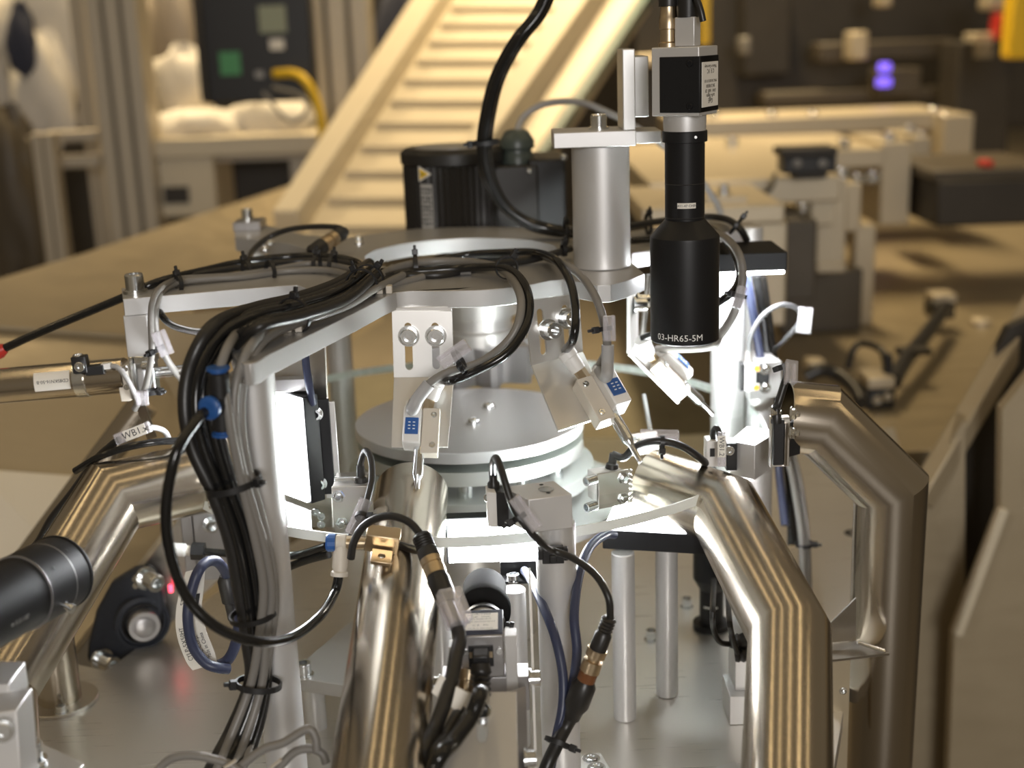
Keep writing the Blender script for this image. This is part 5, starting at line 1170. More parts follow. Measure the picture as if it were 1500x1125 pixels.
tie('black cable tie next to the ring opening on the left', Z(487, 389, .171), Z(510, 389, .170) - Z(460, 389, .17), .0085, (.3, .6, 1))
# round plug at the rear left of the ring
t = T('ring_plug', 'black and nickel round plug lying on the rear of the ring', 'connector', Z(480, 355, .176))
Q0, Q1 = Z(455, 372, .172), Z(506, 338, .186); qd = Q1 - Q0; QL = qd.length; qd.normalize()
mb = MB(); mb.lathe(Q0, qd, [(.004, 0), (.0075, QL * .06), (.0080, QL * .32), (0, QL * .32)], 22); t.part('plug_body', mb, BLKR)
mb = MB(); mb.lathe(Q0 + qd * QL * .32, qd, [(.0076, 0), (.0076, QL * .14), (.0060, QL * .15), (.0060, QL * .22), (.0074, QL * .23), (.0074, QL * .36), (0, QL * .36)], 24); t.part('knurled_ring', mb, BRASS)
mb = MB(); mb.lathe(Q0 + qd * QL * .68, qd, [(.0070, 0), (.0072, QL * .2), (.0050, QL * .3), (0, QL * .3)], 20); t.part('ribbed_boot', mb, BLKR)
cable('thin black cable arching from the round plug over the left rear', [Q1 - qd * .003, Z(495, 333, .19), Z(460, 332, .190), Z(420, 337, .186), Z(390, 350, .178), Z(370, 368, .172), Z(362, 386, .170)], .0028, BLKR)

# ------------------------------------------------ cables over the front of the ring
cable('grey cable bowing out over the ring to the left valve', [Z(545, 412, .170), Z(575, 394, .172), Z(620, 384, .172), Z(680, 383, .172), Z(730, 392, .174), Y(757, 420, -.185), Y(763, 455, -.215), Y(748, 495, -.225), Y(705, 530, -.225), Y(655, 546, -.222), Y(625, 566, -.222), Y(608, 592, -.222), e1], .0034, GREYC, n=14)
mb = MB(); mb.tube([Y(629, 562, -.222), Y(612, 584, -.223), Y(604, 600, -.222), e1], .0052); one('heat_shrink', mb, GREYL, 'grey heat shrink boot on the left valve cable', 'cable boot', loc=Y(610, 590, -.222))
cable('glossy black hose bowing over the ring to the left valve', [Z(540, 416, .170), Z(580, 402, .170), Z(640, 396, .171), Z(700, 392, .173), Z(745, 394, .178), Y(772, 425, -.19), Y(773, 470, -.22), Y(745, 515, -.235), Y(700, 542, -.238), Y(660, 558, -.232), h1], .0035, BLKG, name='air_hose', cat='hose', n=14)
cable('glossy black hose crossing the ring to the right valve', [Z(560, 398, .169), Z(620, 388, .169), Z(680, 374, .172), Z(740, 370, .175), Z(785, 370, .176), Y(815, 382, -.13), Y(835, 412, -.165), Y(843, 455, -.19), Y(840, 495, -.20), h2], .0035, BLKG, name='air_hose', cat='hose', n=14)
cable('grey cable dropping beside the thick column to the right valve', [Z(800, 377, .171), Y(825, 386, -.13), Y(852, 405, -.155), Y(872, 435, -.18), Y(884, 470, -.19), Y(889, 510, -.195), e2], .0034, GREYC, n=14)
mb = MB(); mb.tube([Y(890, 505, -.196), Y(890, 530, -.197), Y(888, 552, -.2), e2], .0050); one('heat_shrink', mb, GREYL, 'grey heat shrink boot on the right valve cable', 'cable boot', loc=Y(889, 530, -.197))
cable('black hose lying flat across the front of the ring', [Z(545, 420, .168), Z(590, 405, .168), Z(650, 402, .168), Z(720, 388, .169), Z(770, 382, .169), Z(810, 372, .172), Z(836, 364, .174)], .0034, BLKR)
cable('lower grey cable across the front of the ring', [Z(560, 420, .167), Z(610, 408, .167), Z(640, 400, .168), Z(690, 398, .168)], .0030, GREYC)
tie('black cable tie holding the two cables at the ring front', Z(742, 392, .176), Z(760, 400, .178) - Z(715, 386, .173), .0088, (.6, .5, 1))
tie('black cable tie on the cables at the left ring front', Z(609, 393, .171), V((1, .1, 0)), .0110, (0, .2, 1))
tie('black cable tie on the hose left of the thick column', Z(826, 366, .174), V((1, .3, 0)), .0050, (0, -.3, 1))
sleeve('clear marker sleeve on the cables over the left bracket', Y(646, 532, -.243), Y(686, 504, -.243), CP - Y(665, 520, -.24), None, .011)
tie('black cable tie on the clear marker over the left bracket', Y(672, 526, -.232), Y(705, 510, -.23) - Y(650, 545, -.228), .0075, (.3, -1, -.3))
sleeve('clear marker sleeve on the grey cable of the right valve', Y(893, 498, -.204), Y(892, 462, -.204), CP - Y(893, 480, -.2), None, .010)
tie('black cable tie on the marker beside the right valve', Y(886, 482, -.194), Y(889, 500, -.195) - Y(884, 465, -.19), .0052, (-1, -.4, 0))
# cables behind the lens and to the right valve
cable('black hose curving down behind the top lens', [Z(1040, 334, .172), Z(1062, 350, .176), Y(1079, 380, -.09), Y(1083, 408, -.10), Y(1072, 428, -.11), Y(1052, 443, -.11), Y(1010, 470, -.10), h3], .0034, BLKG, name='air_hose', cat='hose', n=14)
cable('grey cable curving down right of the top lens', [Z(1035, 336, .175), Z(1062, 348, .180), Y(1081, 370, -.10), Y(1088, 400, -.115), Y(1084, 432, -.12), Y(1072, 465, -.12), Y(1054, 492, -.12), Y(1038, 508, -.118), e3], .0036, GREYC, n=14)
tie('black cable tie on the grey cable right of the top lens', Y(1083, 433, -.12), Y(1072, 465, -.12) - Y(1088, 400, -.115), .0055, (-1, -.5, 0))
sleeve('clear marker sleeve on the grey cable right of the top lens', Y(1078, 452, -.127), Y(1088, 420, -.123), CP - Y(1083, 435, -.12), None, .009)
# black bundle behind the thick column
for i, dz_ in enumerate((0, .006, .012)):
    cable(['lowest', 'middle', 'topmost'][i] + ' black cable of the strand crossing behind the top lens', [Z(835, 340 - i, .170 + dz_), Z(900, 334, .170 + dz_), Z(960, 325, .170 + dz_), Z(1020, 318, .171 + dz_), Z(1060, 320, .172 + dz_), Y(1082, 333, .04), Y(1094, 352, .045)], .0034, BLKR, group='black strand behind the top lens')
for i, (x, y) in enumerate(((948, 328), (952, 327), (1094, 333))):
    pass
tie('black cable tie on the strand just left of the top lens', Z(950, 328, .177), V((1, .15, 0)), .0100, (0, -.3, 1))
tie('black cable tie on the strand right behind the top lens', Y(1078, 331, .045), V((1, -.3, -.8)), .0085, (1, 0, .6))
cable('thin black hose lying behind the column base', [Z(925, 353, .170), Z(960, 350, .170), Z(1000, 346, .170), Z(1030, 344, .170)], .0034, BLKG, name='air_hose', cat='hose')
# power strand from the top of the frame
for i, (dx, dy) in enumerate(((-5, 0), (4, .006), (0, -.007))):
    cable(['left', 'right', 'front'][i] + ' glossy strand of the black power line from above', [Y(812 + dx, -30, .08 + dy), Y(790 + dx, 20, .08 + dy), Y(757 + dx, 62, .08 + dy), Y(729 + dx, 115, .09 + dy), Y(715 + dx, 170, .095 + dy), Y(710 + dx, 215, .10 + dy), Y(716 + dx, 258, .10 + dy), Y(738 + dx * .6, 300, .10 + dy), Y(770, 325 - dx * .6, .10 + dy), Y(805, 336 - dx * .5, .10 + dy), Z(838, 340 - dx * .4, .1735)], .0048, BLKG, group='black power line from above', n=14)
tie('black cable tie on the hanging power line above the motor', Y(711, 209, .099), V((.05, 0, -1)), .0130, (-1, -.3, 0), .0045)
tie('black cable tie where the power line meets the column', Z(829, 339, .176), V((1, .1, 0)), .0100, (0, -.5, 1))
# right hand bundle behind the far blocks
rb_ = [([(1092, 402, .02), (1100, 440, .03), (1110, 500, .05), (1122, 570, .06), (1135, 640, .06), (1142, 700, .05), (1150, 770, .02)], BLUEC, .0042, 'dark blue cable in the bundle behind the lit post'),
       ([(1108, 404, .04), (1116, 450, .05), (1124, 510, .07), (1136, 590, .08), (1150, 660, .08), (1158, 730, .06), (1160, 800, .03)], BLKG, .0046, 'left black hose of the bundle behind the lit post'),
       ([(1116, 406, .06), (1124, 460, .07), (1132, 520, .085), (1146, 600, .09), (1158, 680, .085), (1166, 740, .06), (1166, 800, .04)], BLKR, .0046, 'right black hose of the bundle behind the lit post'),
       ([(1138, 600, .06), (1146, 650, .06), (1158, 690, .05), (1167, 740, .03), (1174, 790, .01), (1176, 840, .0), (1180, 900, -.01)], GREYC, .0034, 'left grey cable running down behind the right front pipe'),
       ([(1142, 590, .08), (1154, 640, .075), (1168, 690, .06), (1177, 740, .04), (1182, 790, .02), (1184, 840, .01), (1186, 900, .0)], GREYC, .0034, 'right grey cable running down behind the right front pipe')]
for pts, m_, r_, lab in rb_: cable(lab, YS(pts), r_, m_, group='cables behind the right posts')
tie('black cable tie on the two grey cables at the right', Y(1178, 797, .012), V((.05, 0, -1)), .0080, (1, -.3, -.2))

# ================================================================== LEFT SIDE: CYLINDER, BLOCK, FITTINGS
yc_ = -.135
ac = T('air_cylinder', 'round steel air cylinder entering from the left edge', 'air cylinder', Y(90, 560, yc_))
A_, B_ = Y(-60, 571, yc_), Y(186, 549, yc_); rc = 26 / ppm(Y(90, 560, yc_))
mb = MB(); mb.cyl(A_, B_, rc, n=48, ch=.001); tube_ = ac.part('tube', mb, STEEL)
ad = (B_ - A_).normalized(); an = V((0, -1, 0)); an = (an - ad * an.dot(ad)).normalized(); au = ad.cross(an); au = au if au.z > 0 else -au
def oncyl(u, v, o=.0004): a_ = v / rc; pm = Y(80, 558.5, yc_); return pm + ad * u + (an * math.cos(a_) + au * math.sin(a_)) * (rc + o)
mb = MB()
for i in range(6):
    v1_, v2_ = -.004 + i * .0026, -.004 + (i + 1) * .0026
    mb.hexa([oncyl(-.012, v1_, 0), oncyl(.018, v1_, 0), oncyl(.018, v1_, .0005), oncyl(-.012, v1_, .0005), oncyl(-.012, v2_, 0), oncyl(.018, v2_, 0), oncyl(.018, v2_, .0005), oncyl(-.012, v2_, .0005)])
cl_ = ac.part('rating_label', mb, PAPER, parent=tube_)
ac.part('lettering', text_mb('CD85KN16-50-B', .0038, lambda u, v: oncyl(.004 - u, .0035 - v, .0008)), INK, parent=tube_)
p_ = Y(122, 553, yc_)
mb = MB(); mb.lathe(p_ - ad * .0045, ad, [(rc, 0), (rc + .0016, 0), (rc + .0016, .009), (rc, .009)], 48); ac.part('clamp_band', mb, ZINC)
mb = MB(); mb.fbox(frame(Y(118, 533, yc_ - .012), ad, an, au), (0, 0, 0), (.012, .010, .014)); ac.part('clamp_head', mb, BLKP, .0008)
ac.screw(Y(118, 536, yc_ - .017), an, .0042, .004, kind='plain'); ac.screw(Y(115, 526, yc_ - .012), au, .0042, .004, kind='plain')
mb = MB(); mb.fbox(frame(Y(140, 541, yc_ - .012), ad, an, au), (0, 0, 0), (.016, .008, .008)); ac.part('reed_switch', mb, BLKP, .0008)
mb = MB(); mb.fbox(frame(Y(156, 536, yc_ - .012), ad, an, au), (0, 0, 0), (.008, .006, .005)); ac.part('switch_tip', mb, WHITEP, .0006)
cable('thin pale wire from the cylinder switch to the hanging fork', [Y(158, 536, yc_ - .012), Y(172, 538, yc_ - .014), Y(184, 552, yc_ - .016), Y(196, 574, yc_ - .014), Y(203, 592, yc_ - .01)], .0022, GREYL)
mb = MB(); mb.cyl(Y(218, 547, yc_ + .006), Y(282, 541, yc_ + .01), .0048, n=24); ac.part('piston_rod', mb, ZINC)
e0 = Y(187, 557, yc_); mb = MB(); mb.fbox(frame(e0, ad, an, au), (0, 0, 0), (.009, .026, .030)); ac.part('end_block', mb, BEIGE, .0008)
for q in ((183, 540), (186, 567)): ac.screw(Y(q[0], q[1], yc_ - .014), an, .0026, .001, kind='plain')
hbk = T('hanging_block', 'square aluminium block hanging under the left arm end', 'block', Y(200, 480, -.125))
a, b = Y(182, 522, -.150), Y(217, 449, -.150)
zt_arm = ZS_ - .0148; yb0 = Z(200, 436, ZS_).y
mb = MB(); zlow = Y(200, 523, yb0).z; wl = Y(183, 490, yb0).x; wr_ = Y(218, 490, yb0).x
mb.box(((wl + wr_) / 2, yb0 + .017, (zlow + zt_arm) / 2), (wr_ - wl, .034, zt_arm - zlow)); hbk.part('block', mb, ALU, .0008)
sb2 = T('arm_bolt', 'tall zinc bolt on top of the left arm end', 'bolt', Z(197, 432, ZS_)); q = Z(197, 431, ZS_); sb2.screw(q + V((0, .004, .0002)), (0, 0, 1), .0078, .0165)
fk = T('fork_clevis', 'zinc fork clevis hanging under the left aluminium block', 'clevis', Y(205, 560, yb0))
yk = yb0 - .002
mb = MB(); boxpx(mb, 192, 523, 202, 604, yk, .016); fk.part('fork_arm', mb, ZINC, .001)
mb = MB(); boxpx(mb, 217, 524, 226, 580, yk, .016); fk.part('fork_arm', mb, ZINC, .001)
mb = MB(); boxpx(mb, 192, 522, 226, 534, yk, .016); fk.part('yoke', mb, ZINC, .001)
mb = MB(); boxpx(mb, 201, 541, 215, 576, yk - .002, .010); fk.part('pale_pad', mb, GREYL, .002)
mb = MB(); mb.cyl(Y(209, 536, yk - .004), Y(222, 536, yk - .004), .004, n=14); fk.part('pin', mb, ZINC)
sleeve('clear marker sleeve hanging beside the fork clevis', Y(231, 485, -.165), Y(245, 519, -.165), CP - Y(235, 500, -.165), None, .012)
sleeve('clear marker sleeve dangling below the fork clevis', Y(208, 572, -.18), Y(209, 592, -.18), CP - Y(209, 580, -.18), None, .010)
tie('black cable tie on the clear marker beside the left block', Y(229, 512, -.152), V((.3, 0, -1)), .0060, (-.3, -1, -.3))
tie('black cable tie below the fork clevis', Y(222, 574, -.165), V((.1, 0, -1)), .0058, (1, -.4, .1))
stp = T('thin_strip', 'pale thin strip hanging from the fork to the left pipe', 'strip', Y(212, 610, -.14)); f_, nn = quadframe(Y(196, 585, -.145), Y(210, 585, -.145), Y(230, 640, -.13), Y(216, 645, -.13), .001); mb = MB(); mb.slab([[(0, 0), (1, 0), (1, 1), (0, 1)]], f_); stp.part('strip', mb, ZINC)
sleeve('tilted marker sleeve reading WB1.x above the left pipe', Y(171, 644, -.17), Y(221, 624, -.17), CP - Y(190, 634, -.17), 'WB1.x', .0095)
cable('short grey wire from the tilted marker to the pipe', [Y(219, 626, -.17), Y(230, 627, -.165), Y(241, 632, -.16), Y(247, 642, -.155)], .0024, GREYL)
cable('black cable from the tilted marker down behind the left pipe', [Y(174, 644, -.17), Y(160, 655, -.165), Y(140, 674, -.15), Y(105, 722, -.14), Y(75, 760, -.14), Y(55, 795, -.14), Y(25, 830, -.14)], .0032, BLKR)
cable('black hose lying over the top of the left pipe', [Y(110, 690, -.17), Y(140, 672, -.178), Y(180, 657, -.178), Y(225, 648, -.175), Y(262, 646, -.165), Y(292, 648, -.15)], .0030, BLKG, name='air_hose', cat='hose')

# ================================================================== BEARING, INCLINED PLATE, LABEL LOOP
ip = T('conveyor_side_plate', 'inclined grey steel side plate carrying the flange bearing', 'plate', Z(180, 950, ZB))
yi = Z(200, 945, ZB).y
f_p = [(108, 974), (122, 930), (248, 772), (262, 758), (338, 745), (372, 765), (352, 820), (253, 911), (155, 982)]
mb = MB(); A = [Y(x, y, yi + .02 + (.0 if y > 850 else .0)) for x, y in f_p]; n = len(A); off = V((.0, .006, 0)); mb.add(A + [p + off for p in A], [tuple(reversed(range(n))), tuple(range(n, 2 * n))] + [(i, (i + 1) % n, n + (i + 1) % n, n + i) for i in range(n)]); ip.part('plate', mb, PLATE, angle=30)
mb = MB(); beampx(mb, Y(104, 962, yi + .016), Y(256, 762, yi + .016), .012, .006); ip.part('edge_strip', mb, TAN, .001)
fbx = T('flange_bearing', 'dark diamond flange bearing bolted to the inclined plate', 'bearing', Y(205, 905, yi))
ring_px = [(126, 968), (128, 945), (140, 895), (162, 855), (198, 833), (216, 832), (226, 842), (236, 862), (240, 890), (234, 925), (222, 942), (200, 958), (180, 975), (150, 986)]
A = [Y(x, y, yi + .002) for x, y in ring_px]; n = len(A); mb = MB(); off = V((0, .016, 0)); mb.add(A + [p + off for p in A], [tuple(reversed(range(n))), tuple(range(n, 2 * n))] + [(i, (i + 1) % n, n + (i + 1) % n, n + i) for i in range(n)]); fbx.part('flange', mb, NAVY, .004, angle=30)
bc = Y(208, 910, yi + .002); bd_ = V((.45, -1, .05)).normalized()
mb = MB(); mb.lathe(bc - bd_ * .004, bd_, [(.0270, 0), (.0270, .010), (.0235, .012), (.0225, .008), (0, .008)], 40); fbx.part('housing_ring', mb, NAVY)
mb = MB(); mb.lathe(bc, bd_, [(.0205, .003), (.0205, .007), (.0190, .008), (.0165, .004), (0, .004)], 36); fbx.part('seal', mb, BLKP)
mb = MB(); mb.lathe(bc, bd_, [(.0155, .0), (.0155, .016), (.0148, .017), (.0105, .017), (.0100, .0160), (0, .0160)], 36); fbx.part('inner_ring', mb, ALUD)
mb = MB(); mb.lathe(bc, bd_, [(.0095, .0), (.0095, .018), (.0088, .0185), (0, .0185)], 28); fbx.part('shaft_end', mb, ALUD)
fbx.screw(Y(212, 846, yi - .004), (.75, -.7, -.05), .0088, .022); fbx.screw(Y(148, 966, yi - .004), (.75, -.7, .05), .0088, .024)
mb = MB(); q = Y(203, 846, yi - .002); mb.lathe(q, (-.4, -1, .1), [(.004, 0), (.004, .004), (.0025, .007), (0, .007)], 14); mb.lathe(q + V((0, 0, -.006)), (-.4, -1, -.1), [(.004, 0), (.004, .004), (.0025, .007), (0, .007)], 14); fbx.part('grease_nipple', mb, ZINC)
mb = MB(); q = Y(250, 862, yi + .012); mb.box(q, (.004, .004, .008)); one('red_indicator', mb, LEDR, 'tiny red glowing indicator beside the flange bearing', 'lamp', .001)
# aluminium boxes behind the bundle
bxs = T('bearing_block', 'grey aluminium block with a bolt left of the bundle', 'block', Y(300, 780, -.10))
mb = MB(); boxpx(mb, 286, 752, 334, 850, -.10, .03); bxs.part('block', mb, ALUD, .001)
bxs.screw(Y(308, 768, -.1005), (.5, -1, 0), .0058, .009)
mb = MB(); boxpx(mb, 268, 756, 285, 846, -.095, .03); bxs.part('side_strip', mb, ALUD, .001)
smb = T('sensor_holder', 'small block with two bolts just behind the bundle', 'block', Y(320, 730, -.19))
mb = MB(); boxpx(mb, 316, 700, 340, 755, -.19, .02); smb.part('block', mb, ALU, .001)
for q in ((314, 702), (315, 738)): smb.screw(Y(q[0], q[1], -.195), (-1, -.5, 0), .0036, .005, kind='plain')
rf_ = T('rod_fitting', 'white fitting with black nut and rod behind the air hose', 'hose fitting', Y(270, 805, -.14))
mb = MB(); mb.cyl(Y(243, 804, -.14), Y(274, 806, -.14), .0058, n=24, ch=.002); rf_.part('white_sleeve', mb, WHITEP)
mb = MB(); mb.cyl(Y(274, 806, -.14), Y(281, 807, -.14), .0045, n=20); rf_.part('collar', mb, BEIGE)
mb = MB(); mb.cyl(Y(281, 807, -.14), Y(300, 808, -.14), .0078, n=6); rf_.part('black_nut', mb, BLKP)
mb = MB(); mb.cyl(Y(299, 808, -.14), Y(345, 812, -.14), .0034, n=16); rf_.part('rod', mb, BLKG)
# cable tag loop
tgx = T('cable_tag', 'white printed cable tag strip curled round the blue grey cable', 'tag', Y(290, 900, -.30))
def ribbon(pts_l, pts_r, yv):
    A = [Y(x, y, v) for (x, y), v in zip(pts_l, yv)]; B = [Y(x, y, v - .003) for (x, y), v in zip(pts_r, yv)]
    A = spline(A, 4); B = spline(B, 4); mb = MB(); n = len(A); off = V((0, .0008, 0))
    vs = A + B + [p + off for p in A] + [p + off for p in B]; fs = []
    for i in range(n - 1):
        fs += [(i, i + 1, n + i + 1, n + i), (2 * n + i, 3 * n + i, 3 * n + i + 1, 2 * n + i + 1), (i, 2 * n + i, 2 * n + i + 1, i + 1), (n + i, n + i + 1, 3 * n + i + 1, 3 * n + i)]
    fs += [(0, n, 3 * n, 2 * n), (n - 1, 3 * n - 1, 4 * n - 1, 2 * n - 1)]
    mb.add(vs, fs); return mb, A, B
mbr, RA, RB_ = ribbon([(272, 838), (262, 870), (257, 905), (260, 935), (272, 968), (282, 982)], [(300, 832), (298, 865), (295, 895), (302, 925), (314, 955), (318, 972)], [-.300, -.302, -.304, -.304, -.302, -.300])
tgx.part('strip', mbr, PAPER, angle=60)
n_ = len(RA)
def onrib(s_, v_):           # s_ along 0..1, v_ across 0..1
    f_i = max(0, min(.999, s_)) * (n_ - 1); i_ = int(f_i); f_r = f_i - i_
    a_ = RA[i_].lerp(RA[min(i_ + 1, n_ - 1)], f_r); b_ = RB_[i_].lerp(RB_[min(i_ + 1, n_ - 1)], f_r)
    return a_.lerp(b_, v_) + V((0, -.0008, 0))
LR = sum((RA[i + 1] - RA[i]).length for i in range(n_ - 1)); WR = (RA[3] - RB_[3]).length
for s0, v0, txt, sz in ((.66, .20, 'CYLP-5X50HT', .0042), (.70, .62, 'E E Corp.', .0040), (.72, .82, 'Made in China', .0036), (.24, .25, 'STEP', .0050)):
    tgx.part('lettering', text_mb(txt, sz, lambda u, v, s0=s0, v0=v0: onrib(s0 - u / LR, v0 - v / WR)), INK)
tgx.part('dark_patch', (lambda mb: mb.add([onrib(.22, .68), onrib(.36, .68), onrib(.36, .88), onrib(.22, .88)] + [onrib(.22, .68) + V((0, .0005, 0)), onrib(.36, .68) + V((0, .0005, 0)), onrib(.36, .88) + V((0, .0005, 0)), onrib(.22, .88) + V((0, .0005, 0))], [(0, 1, 2, 3), (7, 6, 5, 4), (0, 4, 5, 1), (1, 5, 6, 2), (2, 6, 7, 3), (3, 7, 4, 0)]))(MB()), INK)
cable('blue grey cable coiled through the white cable tag', [Y(335, 980, -.31), Y(318, 978, -.315), Y(300, 970, -.316), Y(282, 945, -.316), Y(275, 905, -.315), Y(280, 868, -.310), Y(290, 838, -.305), Y(302, 824, -.295), Y(316, 822, -.285), Y(328, 834, -.275), Y(334, 850, -.27)], .0040, BLUEC, n=14)
cable('blue grey cable rising from the coil behind the bundle', [Y(312, 978, -.30), Y(335, 965, -.30), Y(348, 930, -.30), Y(352, 870, -.30), Y(348, 800, -.31), Y(342, 750, -.32)], .0042, BLUEC, n=14)
mb = MB(); a, b = Y(331, 842, -.27), Y(345, 905, -.27); mb.lathe(a, b - a, [(.005, 0), (.0075, .004), (.0075, (b - a).length * .6), (.006, (b - a).length * .62), (.006, (b - a).length), (0, (b - a).length)], 20); one('cable_joint', mb, BLKR, 'black cable joint behind the bundle next to the white tag', 'connector')

# ================================================================== LEFT FRONT LENS AND CORNER BLOCKS
Lp, Lq = D(-40, 905, .80), D(88, 838, .885)
ld = (Lq - Lp).normalized(); LL = (Lq - Lp).length; lr = .0255
t = T('side_lens', 'big black lens entering from the left edge toward the glowing panel', 'lens', Lp)
mb = MB(); mb.lathe(Lp - ld * .03, ld, [(0, 0), (lr * .96, 0), (lr * .96, LL * .50 + .03), (lr, LL * .51 + .03), (lr, LL * .80 + .03), (lr * 1.0, LL * .805 + .03), (lr * 1.0, LL * .96 + .03), (lr * .985, LL * .965 + .03), (lr * .985, LL * .985 + .03), (lr * 1.02, LL * .99 + .03), (lr * 1.02, LL + .03), (lr * .90, LL + .03), (lr * .86, LL + .02), (0, LL + .02)], 72); sb_l = t.part('barrel', mb, BLKM, angle=25)
mb = MB()
for f in (.50, .80): mb.lathe(Lp + ld * LL * f, ld, [(lr * 1.0, 0), (lr * 1.006, .0004), (lr * 1.0, .0008)], 64)
t.part('seam_ring', mb, ALUD, parent=sb_l)
ln_ = (CP - Lq); ln_ = (ln_ - ld * ln_.dot(ld)).normalized(); lu_ = ld.cross(ln_)
if lu_.z < 0: lu_ = -lu_
a = Lp + ld * LL * .66 + (ln_ * math.cos(R(-52)) + lu_ * math.sin(R(-52))) * lr
dr = (a - (Lp + ld * LL * .66)).normalized()
mb = MB(); mb.lathe(a, dr, [(.0022, -.001), (.0022, .004), (.0032, .0045), (.0032, .007), (0, .007)], 16); t.part('thumb_screw', mb, ZINC)
for f, an_ in ((.86, 25), (.62, 10)):
    q = Lp + ld * LL * f + (ln_ * math.cos(R(an_)) + lu_ * math.sin(R(an_))) * lr; mb = MB(); mb.lathe(q, q - (Lp + ld * LL * f), [(.0012, -.0005), (.0012, .0003), (0, .0003)], 10); t.part('set_screw', mb, BLKP)
def onsl(u, v): a_ = R(-38) + v / lr; return Lp + ld * (LL * .14 + u) + (ln_ * math.cos(a_) + lu_ * math.sin(a_)) * (lr * .96 + .0004)
t.part('lettering', text_mb('∞  5  2  1  0.7', .0042, lambda u, v: onsl(u * .7, v)), INKW, parent=sb_l)
cbk = T('corner_mount', 'stepped aluminium mount with screws in the lower left corner', 'bracket', D(10, 1060, .80))
mb = MB(); A = [D(-60, 1002, .80), D(12, 1002, .80), D(18, 1040, .80), D(-60, 1045, .80)]; off = V((0, .03, 0)); mb.hexa([A[3], A[2], A[1], A[0]] + [p + off for p in (A[3], A[2], A[1], A[0])]); cbk.part('upper_block', mb, ALU, .0008)
mb = MB(); A = [D(-60, 1052, .775), D(24, 1040, .775), D(35, 1180, .775), D(-60, 1180, .775)]; off = V((0, .028, 0)); mb.hexa([A[3], A[2], A[1], A[0]] + [p + off for p in (A[3], A[2], A[1], A[0])]); cbk.part('lower_block', mb, ALU, .0008)
cbk.screw(D(4, 1070, .772), (.2, -1, .2), .0056, .004)
fp = T('corner_plate', 'flat aluminium foot with zinc bolts in the lower left corner', 'foot', D(80, 1110, .83))
zf_ = D(70, 1105, .84).z
A = [Z(30, 1090, zf_), Z(48, 1081, zf_), Z(124, 1119, zf_), Z(60, 1180, zf_), Z(0, 1180, zf_)]
mb = MB(); mb.plate([[(p.x, p.y) for p in A]], zf_ - .012, zf_); fp.part('plate', mb, ALUM, .0006)
fp.screw(Z(43, 1118, zf_), (0, 0, 1), .0088, .014); fp.screw(Z(58, 1122, zf_), (0, 0, 1), .0040, .004)
# pipe stub with flange
fq = Z(88, 1028, ZB); sx_ = 31 / ppm(fq)
pst = T('pipe_stub', 'short steel pipe stub with round flange behind the left pipe', 'pipe', fq)
mb = MB(); mb.cyl(fq + V((0, 0, .0035)), fq + V((0, 0, .10)), sx_, n=40); pst.part('tube', mb, STEEL)
mb = MB(); mb.lathe(fq, (0, 0, 1), [(.034, .0002), (.034, .0032), (.0335, .0036), (0, .0036)], 48); pst.part('flange', mb, PLATE)
pst.screw(Z(90, 1044, ZB + .0036), (0, 0, 1), .0046, .0075)
# lower plate with bolt
lpz = ZB + .052
A = [Z(431, 993, lpz), Z(450, 964, lpz), Z(520, 905, lpz), Z(560, 960, lpz), Z(560, 1012, lpz)]
lp = T('lower_bracket', 'small aluminium shelf with a bolt left of the front pipe', 'bracket', Z(460, 985, lpz))
mb = MB(); mb.plate([[(p.x, p.y) for p in A]], lpz - .012, lpz); lp.part('shelf', mb, ALUP, .0006)
lp.screw(Z(446, 990, lpz), (0, 0, 1), .0064, .0125)
q = Z(452, 990, lpz); mb = MB(); mb.cyl((q.x + .002, q.y + .006, ZB + .0002), (q.x + .002, q.y + .006, lpz - .0122), .0095, n=28); lp.part('leg', mb, ALU)
for i, (pts, lab) in enumerate((([(225, 1135), (250, 1112), (285, 1107), (330, 1117), (352, 1130)], 'left grey cable loop at the bottom edge'), ([(345, 1128), (385, 1098), (415, 1088), (450, 1068), (462, 1080), (464, 1100)], 'tall grey cable loop at the bottom edge'), ([(400, 1135), (430, 1103), (455, 1097), (472, 1104), (478, 1118)], 'right grey cable loop at the bottom edge'))):
    cable(lab, [D(x, y, .845 + .004 * i) for x, y in pts], .0029, GREYC, group='grey cable loops at the bottom edge')
for i, (a_, b_, lab) in enumerate((((328, 1125), (346, 1113), 'left pale tie tail at the bottom edge'), ((396, 1125), (412, 1112), 'right pale tie tail at the bottom edge'))):
    mb = MB(); beampx(mb, D(*a_, .835), D(*b_, .835), .0028, .0010); one('tie_tail', mb, BEIGE, lab, 'cable tie')

# ================================================================== RIGHT SIDE LOW: SECOND LENS, BLOCKS, CONNECTORS
q = Z(1042, 905, ZB + .01)
zf = lambda py: Y(1037, py, q.y).z
t = T('lower_lens', 'black lens standing upright below the right light box', 'lens', (q.x, q.y, ZB))
kk = 1 / ppm(V((q.x, q.y, -.15)))
zb_l = ZB + .022
mb = MB(); mb.lathe((q.x, q.y, 0), (0, 0, 1), [(0, zf(905)), (17.5 * kk, zf(905)), (17.5 * kk, zf(862)), (27 * kk, zf(846)), (27 * kk, -.075), (0, -.075)], 48); t.part('barrel', mb, BLKM, angle=28)
mb = MB(); mb.lathe((q.x, q.y, 0), (0, 0, 1), [(0, ZB + .0002), (27 * kk, ZB + .0002), (27 * kk, ZB + .006), (18 * kk, ZB + .0065), (18 * kk, zf(905)), (0, zf(905))], 48); t.part('base_flange', mb, BLKM)
mb = MB()
for i in range(9):
    a_ = -.75 + i * .13; mb.box((q.x + 17.7 * kk * math.sin(a_), q.y - 17.7 * kk * math.cos(a_), zf(884)), (.0016, .0006, .0018))
t.part('scale_print', mb, INKW)
cbl = Z(1082, 1020, ZB)
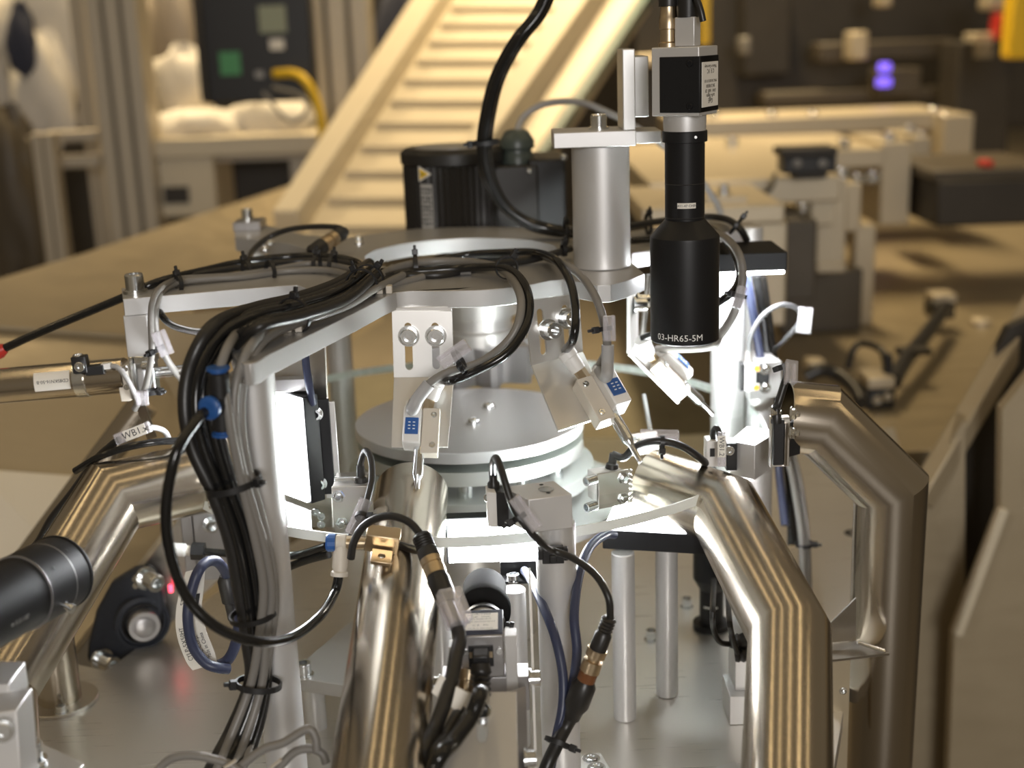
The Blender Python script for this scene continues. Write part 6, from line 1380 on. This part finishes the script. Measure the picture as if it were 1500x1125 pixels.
bl = T('cable_block', 'stepped aluminium block left of the right front pipe', 'block', cbl)
yb_ = Z(1080, 1062, ZB).y
mb = MB(); zl_, zh_ = ZB + .0002, Y(1082, 1020, yb_).z; xa, xb = Y(1069, 1040, yb_).x, Y(1125, 1040, yb_).x
mb.box(((xa + xb) / 2, yb_ + .02, (zl_ + zh_) / 2), (xb - xa, .04, zh_ - zl_)); bl.part('lower_block', mb, ALU, .0006)
xa = Y(1078, 980, yb_ + .006).x; zh2 = Y(1082, 930, yb_ + .006).z
mb = MB(); mb.box(((xa + xb) / 2, yb_ + .026, (zh_ + zh2) / 2 + .0001), (xb - xa, .034, zh2 - zh_)); bl.part('upper_block', mb, ALU, .0006)
for i, (px, py, lab) in enumerate(((1080, 940, 'upper black plug on the stepped block'), (1088, 960, 'lower black plug on the stepped block'))):
    a = Y(px - 12, py, yb_ + .004 - i * .004); mb = MB(); prof = [(0, 0), (.0052, 0), (.0062, .003), (.0052, .0045), (.0066, .007), (.0056, .009), (.0068, .012), (.0068, .018), (0, .018)]; mb.lathe(a, (1, -.1, .1), prof, 18); one('cable_plug', mb, BLKR, lab, 'connector', group=None)
cable('thin brown black wire hanging from the upright lower lens', [Y(1046, 850, q.y - .02), Y(1044, 890, yb_ - .01), Y(1045, 920, yb_ - .01), Y(1054, 940, yb_ - .006), Y(1070, 944, yb_ + .002)], .0024, BLKR)
cable('second thin wire hanging behind the right front pipe', [Y(1066, 866, q.y - .02), Y(1068, 905, yb_ - .01), Y(1072, 930, yb_ - .01), Y(1080, 955, yb_ - .004), Y(1082, 961, yb_ + .002)], .0024, BLKR)
for lab, px, names in (('aluminium corner foot with two sunk screws below the front post', [(805, 1108), (880, 1102), (925, 1180), (805, 1180)], ((866, 1111), (874, 1124))), ('small aluminium foot left of the right front pipe', [(1046, 1124), (1076, 1115), (1110, 1140), (1060, 1180)], ())):
    A = [Z(x, y, ZB + .012) for x, y in px]; t = T('corner_plate', lab, 'plate', A[0]); mb = MB(); mb.plate([[(p.x, p.y) for p in A]], ZB + .0002, ZB + .012); t.part('plate', mb, ALUM, .0006)
    for s_ in names: t.screw(Z(*s_, ZB + .0121), (0, 0, 1), .0055, .002, kind='socket')
